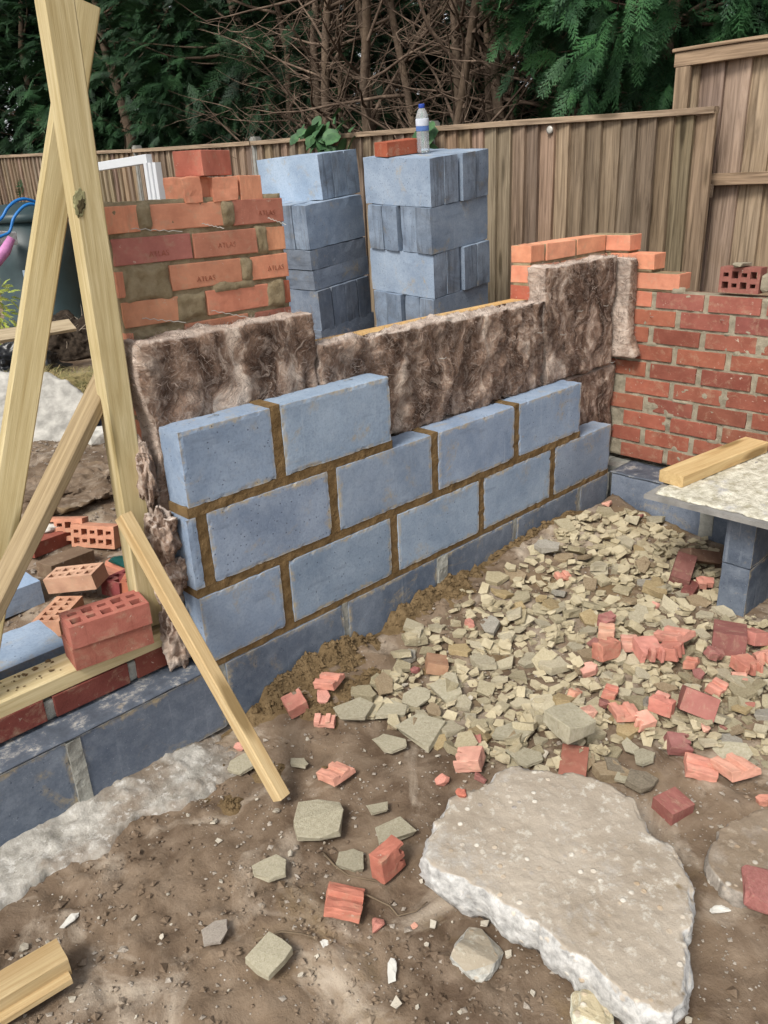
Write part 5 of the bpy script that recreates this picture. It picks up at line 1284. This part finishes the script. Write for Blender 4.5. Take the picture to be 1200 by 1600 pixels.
def bare_tree(base, seed, label, nst, nb, nt, lean=(0, 0)):
    rnd = random.Random(seed); t = empty('bare_tree', base, label=label, cat='tree'); stems = []
    for i in range(nst):
        V, F = [], []; a = rnd.uniform(0, 6.28); d = Vector((rnd.gauss(0, .16)+lean[0], rnd.gauss(0, .22)+lean[1], 1)).normalized()
        pts = [Vector((math.cos(a)*.12*i, math.sin(a)*.25*i, -.1))]; r0 = rnd.uniform(.022, .055); rad = [r0]
        for k in range(11):
            d = (d+Vector((rnd.gauss(0, .10), rnd.gauss(0, .10), .08))).normalized(); pts.append(pts[-1]+d*.42); rad.append(r0*(1-.06*k))
        tube(V, F, pts, rad, 8); obj('trunk', mesh_np('trunk', V, F, True), BARK, t); stems.append(pts)
    V, F = [], []; ends = []
    for i in range(nb):
        st = rnd.choice(stems); q = rnd.choice(st[2:9]); a = rnd.uniform(0, 6.28)
        d = Vector((math.cos(a)*.8-.25, math.sin(a), rnd.uniform(-.15, 1.0))).normalized(); ends.append(branchy(V, F, q+Vector((0, 0, rnd.uniform(-.2, .2))), d, rnd.uniform(.5, 1.5), rnd.uniform(.006, .019), 1, rnd, .2, 5))
    for i in range(nt):
        q = rnd.choice(rnd.choice(ends)[1:]); a = rnd.uniform(0, 6.28); branchy(V, F, q, Vector((math.cos(a)-.15, math.sin(a), rnd.uniform(-.5, .8))).normalized(), rnd.uniform(.15, .6), rnd.uniform(.0025, .005), 0, rnd, .1, 4)
    o = obj('branches', mesh_np('branches', V, F, True), TWIGB, t); return t
g = G('twig_bark'); v = g.vec(world=True); n = g.noise(v, 9, 5, .6); TWIGB = g.done(g.ramp(n, [(.3, (.06, .042, .031)), (.55, (.15, .108, .08)), (.75, (.29, .215, .16))]), .9, None, .1)  # bark browns darkened throughout, deeper shadow among the twigs put into the colour
bare_tree((4.05, 3.9, .0), 51, 'thicket of bare brown stems nearest the brick pier', 5, 140, 900, (-.05, .1))
bare_tree((4.2, 3.0, .0), 52, 'bare brown stems rising behind the left block stack', 5, 140, 900, (0, .05))
bare_tree((4.3, 2.2, .0), 53, 'bare trunk with twigs rising behind the water bottle', 4, 130, 850, (.05, -.05))
bare_tree((5.0, 2.7, .0), 54, 'bare trunks deeper in the shade behind the bottle', 4, 80, 300)
# bramble over the fence
LEAFB = mat_leaf('bramble_leaf', (.022, .06, .025), (.05, .12, .05), 14)
def leaf_mesh(seed):
    rnd = random.Random(seed); V, F = [], []; n = 6
    for i in range(n+1):
        t = i/n; w_ = .42*math.sin(PI*min(1, t*.92+.05))**.8*(1+.12*(i % 2)); z = -.25*t*t
        V += [(t, -w_, z+.10), (t, 0, z), (t, w_, z+.10)]
    for i in range(n):
        for k in range(2): F.append((i*3+k, (i+1)*3+k, (i+1)*3+k+1, i*3+k+1))
    return mesh_np('leaf', V, F, True)
LM = [leaf_mesh(i) for i in range(3)]
for cu, cv, nl, w_, h_, lab in ((508, 212, 46, 46, 26, 'leafy green bramble hanging over the fence between the stacks'), (668, 200, 9, 14, 20, 'small bramble shoot behind the water bottle')):
    c = onp(cu, cv, 0, FX-.05); t = empty('bramble', (c[0], c[1], c[2]-.3), label=lab, cat='bramble'); rr = random.Random(cu)
    for i in range(nl):
        q = onp(cu+rr.gauss(0, .5)*w_, cv+rr.gauss(0, .5)*h_, 0, FX-.05-rr.uniform(0, .10))-np.array(t.location)
        sz = rr.uniform(.065, .12); obj('leaf', rr.choice(LM), LEAFB, t, q, (rr.gauss(0, .5), rr.uniform(.1, .9), rr.uniform(1.6, 4.7)), None, sz)
    V, F = [], []
    for i in range(4): branchy(V, F, Vector((.1, rr.uniform(-.2, .2), 0)), Vector((-.1, rr.uniform(-.5, .5), 1)).normalized(), .45, .004, 0, rr, .1, 5)
    obj('stem', mesh_np('stem', V, F), BARK, t)

# ================================================================== things in the garden beyond
def ray_y(u, v, y): return onp(u, v, 1, y)
pbin = hit(72, 478); 
pbin = ray_y(72, 478, 6.9); pbin[2] = gh(pbin[0], pbin[1]); bin_ = empty('compost_bin', pbin, label='dark green plastic compost bin with a lid by the fence', cat='bin')
kz = 6.9/8
BINM = mat_plain('bin_plastic', (.030, .055, .060), .45, .4, 6, .3, .1)
dsc = np.dot(pbin-CAM, _f)/FPX; W2 = 62*dsc; tz = ray_y(72, 330, 6.9)[2]-pbin[2]
lathe('bin_body', [(W2*1.08, 0), (W2*1.1, .06), (W2*1.0, .10), (W2*.94, tz*.55), (W2*.88, tz*.93)], BINM, bin_, 32)
lathe('bin_lid', [(W2*.92, tz*.92), (W2*.96, tz*.93), (W2*.96, tz*.985), (W2*.85, tz*1.0), (W2*.6, tz*1.07), (W2*.1, tz*1.09)], BINM, bin_, 32)
stk = box_part('sticker', bin_, (-W2*.55, -W2*.78, tz*.38), .12, .004, .16, mat_plain('sticker_blue', (.45, .58, .70), .5), (1, 1, 1), (0, 0, -.6))
def cr(pts, k=6):
    P_ = [Vector(p) for p in pts]; out = []
    for i in range(len(P_)-1):
        a, b, c_, d = P_[max(i-1, 0)], P_[i], P_[i+1], P_[min(i+2, len(P_)-1)]
        for j in range(k):
            t = j/k; out.append(.5*((2*b)+(c_-a)*t+(2*a-5*b+4*c_-d)*t*t+(3*b-a-3*c_+d)*t**3))
    out.append(P_[-1]); return out
# blue hose
HOSE = mat_plain('hose_blue', (.01, .17, .50), .4, .4)
V, F = [], []
tube(V, F, cr([Vector(ray_y(u, v, 6.3)) for u, v in ((-30, 360), (0, 343), (12, 325), (25, 314), (40, 311), (60, 318), (75, 335))]), [.014]*37, 8)
tube(V, F, cr([Vector(ray_y(u, v, 6.25)) for u, v in ((-30, 385), (0, 370), (15, 362), (22, 340), (38, 322), (55, 320), (75, 335))]), [.014]*37, 8)
tag(obj('garden_hose', mesh_np('hose', V, F, True), HOSE), 'blue hose looped beside the compost bin', 'hose')
pk = ray_y(0, 400, 6.1); V, F = [], []; tube(V, F, [Vector(ray_y(u, v, 6.1)) for u, v in ((-25, 420), (-8, 410), (8, 392), (18, 372))], [.05, .055, .05, .035], 10)
tag(obj('pink_tube', mesh_np('tube', V, F, True), mat_plain('pink_plastic', (.55, .22, .45), .5)), 'pink plastic tube near the compost bin', 'tube')
# white crate
pw = ray_y(2, 372, 6.5); tag(obj('plastic_tub', rbox(.22, .16, .12, .012, .004, 5, 'tub', 2), mat_plain('tub_white', (.62, .64, .66), .5), None, pw-A3(0, 0, .06), (0, .1, .3)), 'white plastic tub by the blue hose', 'tub')
# yellow-green shrub
ps = ray_y(-8, 480, 5.6); ps[2] = gh(ps[0], ps[1]); t = empty('shrub', ps, label='small yellow-green leafy shrub by the compost bin', cat='shrub')
rng = np.random.default_rng(8); Vc, Fc = make_crown(rng, 120, ell((0, 0, .42), (.16, .16, .30), .2), .06, .12, FTS); obj('crown', quads_np('crown', Vc, Fc), mat_leaf('shrub_leaf', (.22, .30, .04), (.42, .48, .10), 12), t)
V, F = [], []; tube(V, F, [(0, 0, 0), (.01, 0, .3)], [.01, .006], 6); obj('trunk', mesh_np('trunk', V, F), BARK, t)
# soil and root heap, black edging, plank, tuft of grass
def heap(name, u, v, y, r, h, mat, label, cat, seed, sub=6):
    c = ray_y(u, v, y); c[2] = gh(c[0], c[1])-.02; bm = bmesh.new(); bmesh.ops.create_icosphere(bm, subdivisions=sub, radius=1)
    for q in bm.verts:
        d = q.co.normalized(); n = fbm(d.x+seed, d.y, d.z, 2.2, 5); q.co = Vector((d.x*r[0], d.y*r[1], max(-.1, d.z)*h))*(1+.30*n)+Vector((0, 0, 1))*(.020*fbm(d.x*r[0]+seed, d.y*r[1], d.z, 16, 4) if name != 'plastic_sheet' else 0)
    return tag(obj(name, from_bm(name, bm, True), mat, None, c), label, cat)
DARKS = mat_mortar('dark_compost', (.018, .014, .011), (.07, .052, .038), 1.0)
hp = heap('root_heap', 105, 500, 5.3, (.36, .3, 0), .34, DARKS, 'dark heap of soil and pale roots in front of the compost bin', 'heap', 4)
rr = random.Random(6); V, F = [], []
for i in range(60):
    branchy(V, F, Vector((rr.gauss(0, .15), rr.gauss(0, .12)-.08, rr.uniform(.12, .3))), Vector((rr.gauss(0, 1), rr.gauss(0, 1), rr.uniform(-.2, .9))).normalized(), rr.uniform(.12, .35), rr.uniform(.002, .005), 0, rr, .0, 4)
obj('roots', mesh_np('roots', V, F), mat_plain('pale_root', (.38, .31, .24), .9), hp)
BLACKP = mat_plain('black_plastic', (.012, .013, .015), .35, .5, 8, .4, .4)
heap('plastic_sheet', 8, 500, 5.0, (.40, .35, 0), .26, BLACKP, 'crumpled black plastic in front of the compost bin', 'plastic', 9)
heap('plastic_sheet', 160, 690, 2.75, (.16, .12, 0), .13, mat_plain('navy_plastic', (.022, .03, .05), .3, .6, 8, .4, .5), 'crumpled dark blue plastic sheet behind the upright post', 'plastic', 12)
heap('soil_heap', 100, 755, 2.15, (.40, .30, 0), .05, SOIL, 'low heap of stony soil between the timbers', 'heap', 15)
bp0, bp1 = ray_y(-30, 530, 4.75), ray_y(113, 508, 4.75)
gz = gh(bp0[0], bp0[1])
beam('grey_plank', bp0, bp1, .14, .03, OLDT, (0, -.5, .9), 'pale grey plank lying beyond the dry grass', 'plank', seed=61, color=(1.5, 1.6, 1.75))
def grass(name, u, v, y, r, n, label, seed, L=.42):
    c = ray_y(u, v, y); c[2] = gh(c[0], c[1]); rng_ = random.Random(seed); V, F = [], []
    for i in range(n):
        a = rng_.uniform(0, 6.28); q = rng_.random()**.5*r; p0 = Vector((q*math.cos(a), q*math.sin(a), 0)); a2 = rng_.gauss(-.6, 1.1); l = L*rng_.uniform(.5, 1.1)
        out = Vector((math.cos(a2), math.sin(a2), 0)); side = Vector((-out.y, out.x, 0))*rng_.uniform(.0015, .004); b = len(V)
        for s_ in range(6):
            t = s_/5; p = p0+out*(l*.85*t**1.7)+Vector((0, 0, l*(1.0*t-.75*t*t*t))); V += [tuple(p-side*(1-t*.9)), tuple(p+side*(1-t*.9))]
        for s_ in range(5): F.append((b+2*s_, b+2*s_+1, b+2*s_+3, b+2*s_+2))
    o = obj(name, mesh_np(name, V, F), GRASSM, None, c); return tag(o, label, 'grass', kind='stuff')
GRASSM = mat_leaf('dry_grass', (.10, .115, .035), (.40, .32, .17), 9)
grass('grass_tuft', 122, 612, 3.6, .26, 3600, 'tuft of dry and green grass behind the white concrete chunk', 4, .50)
grass('grass_tuft', 20, 555, 4.3, .3, 900, 'dry grass by the grey plank', 5, .3)
grass('grass_tuft', 590, 500, 1.6, .12, 250, 'green grass between the block stacks', 6, .3)
# white concrete chunk, leaning
wc = slab_mesh([(-.42, -.34), (-.1, -.42), (.18, -.36), (.22, -.12), (.36, .02), (.38, .22), (.22, .36), (-.05, .38), (-.3, .40), (-.45, .1)], .16, 21.0)
c = ray_y(24, 668, 3.0); WCON = mat_plain('white_concrete', (.50, .48, .435), .95, .1, 14, .5, 1.0)
o = obj('concrete_chunk', wc, WCON, None, c, (.78, .10, -.62)); tag(o, 'big white broken concrete chunk tilted by the dry grass', 'concrete')
p = ray_y(160, 712, 2.6); p[2] = gh(p[0], p[1])+.03; tag(obj('brick_lump', hull(61, sx=.17, sy=.12, sz=.1, name='lump'), WHITEM, None, p), 'white mortared lump behind the upright post', 'rubble')
# white window frame leaning at the fence
UPVC = mat_plain('white_frame_plastic', (.56, .58, .60), .35, .5, 10, .06, .05)
wf = empty('window_frame', (2.60, 4.75, .2), label='white plastic window frame leaning in front of the fence', cat='window frame'); bpy.context.view_layer.update()
fa, fb = X0 = (onp(120, 266, 0, 2.6), onp(233, 248, 0, 2.6))
def frame_bar(nm, p0, p1, w_, h_):
    o = beam(nm, p0, p1, w_, h_, UPVC, (1, 0, 0), None, None, None, 2, 0, (1, 1, 1), .004, 2); mw = o.matrix_world.copy(); o.parent = wf; o.matrix_world = mw
far = onp(143, 262.5, 0, 2.6)
frame_bar('top_bar', far, fb, .07, .05)
for dx in (0, .05, .10): frame_bar('side_bar', fb+A3(dx*.3-.02, -dx*.9, -.03), fb+A3(dx*.3-.02, -dx*.9, -1.30), .045, .06)
frame_bar('side_bar', far+A3(0, .03, 0), far+A3(0, .03, -1.28), .06, .06)
frame_bar('bottom_bar', far+A3(0, 0, -1.28), fb+A3(0, 0, -1.28), .07, .05)
# blue blocks on the ground outside
o = obj('aerated_block', gridbox(.44, .215, .1, .03, chip(131), 'block', False), AER, None, (-.42, .345, -.052), (0, 0, .0), color=(.27, .35, .46)); o.location = (-.76, .350, -.052); tag(o, 'aerated block lying flat behind the timber plank', 'block')
p = on_ground(75, 945); o = obj('aerated_block', gridbox(.44, .215, .1, .03, chip(133), 'block', False), AER2, None, (p[0]-.44, p[1]-.0, p[2]), (0, 0, .05), color=(.30, .40, .54)); tag(o, 'pale blue aerated block lying on the soil under the board', 'block')
# green scrap of glass and soil debris by the post
p = on_ground(190, 890, .03); tag(obj('glass_shard', hull(71, sx=.10, sy=.09, sz=.05, name='shard', sub=0), mat_plain('green_glass', (.01, .10, .085), .1, .6), None, p, (.3, .2, .5)), 'dark green glass piece among the loose bricks', 'glass')
p = on_ground(163, 890, .02); tag(obj('broken_brick', FR[4], CLAY, None, p, (PI/2+.3, 0, .5), (.55, .24, .16), 1.2), 'orange grooved broken brick beside the green glass', 'brick')
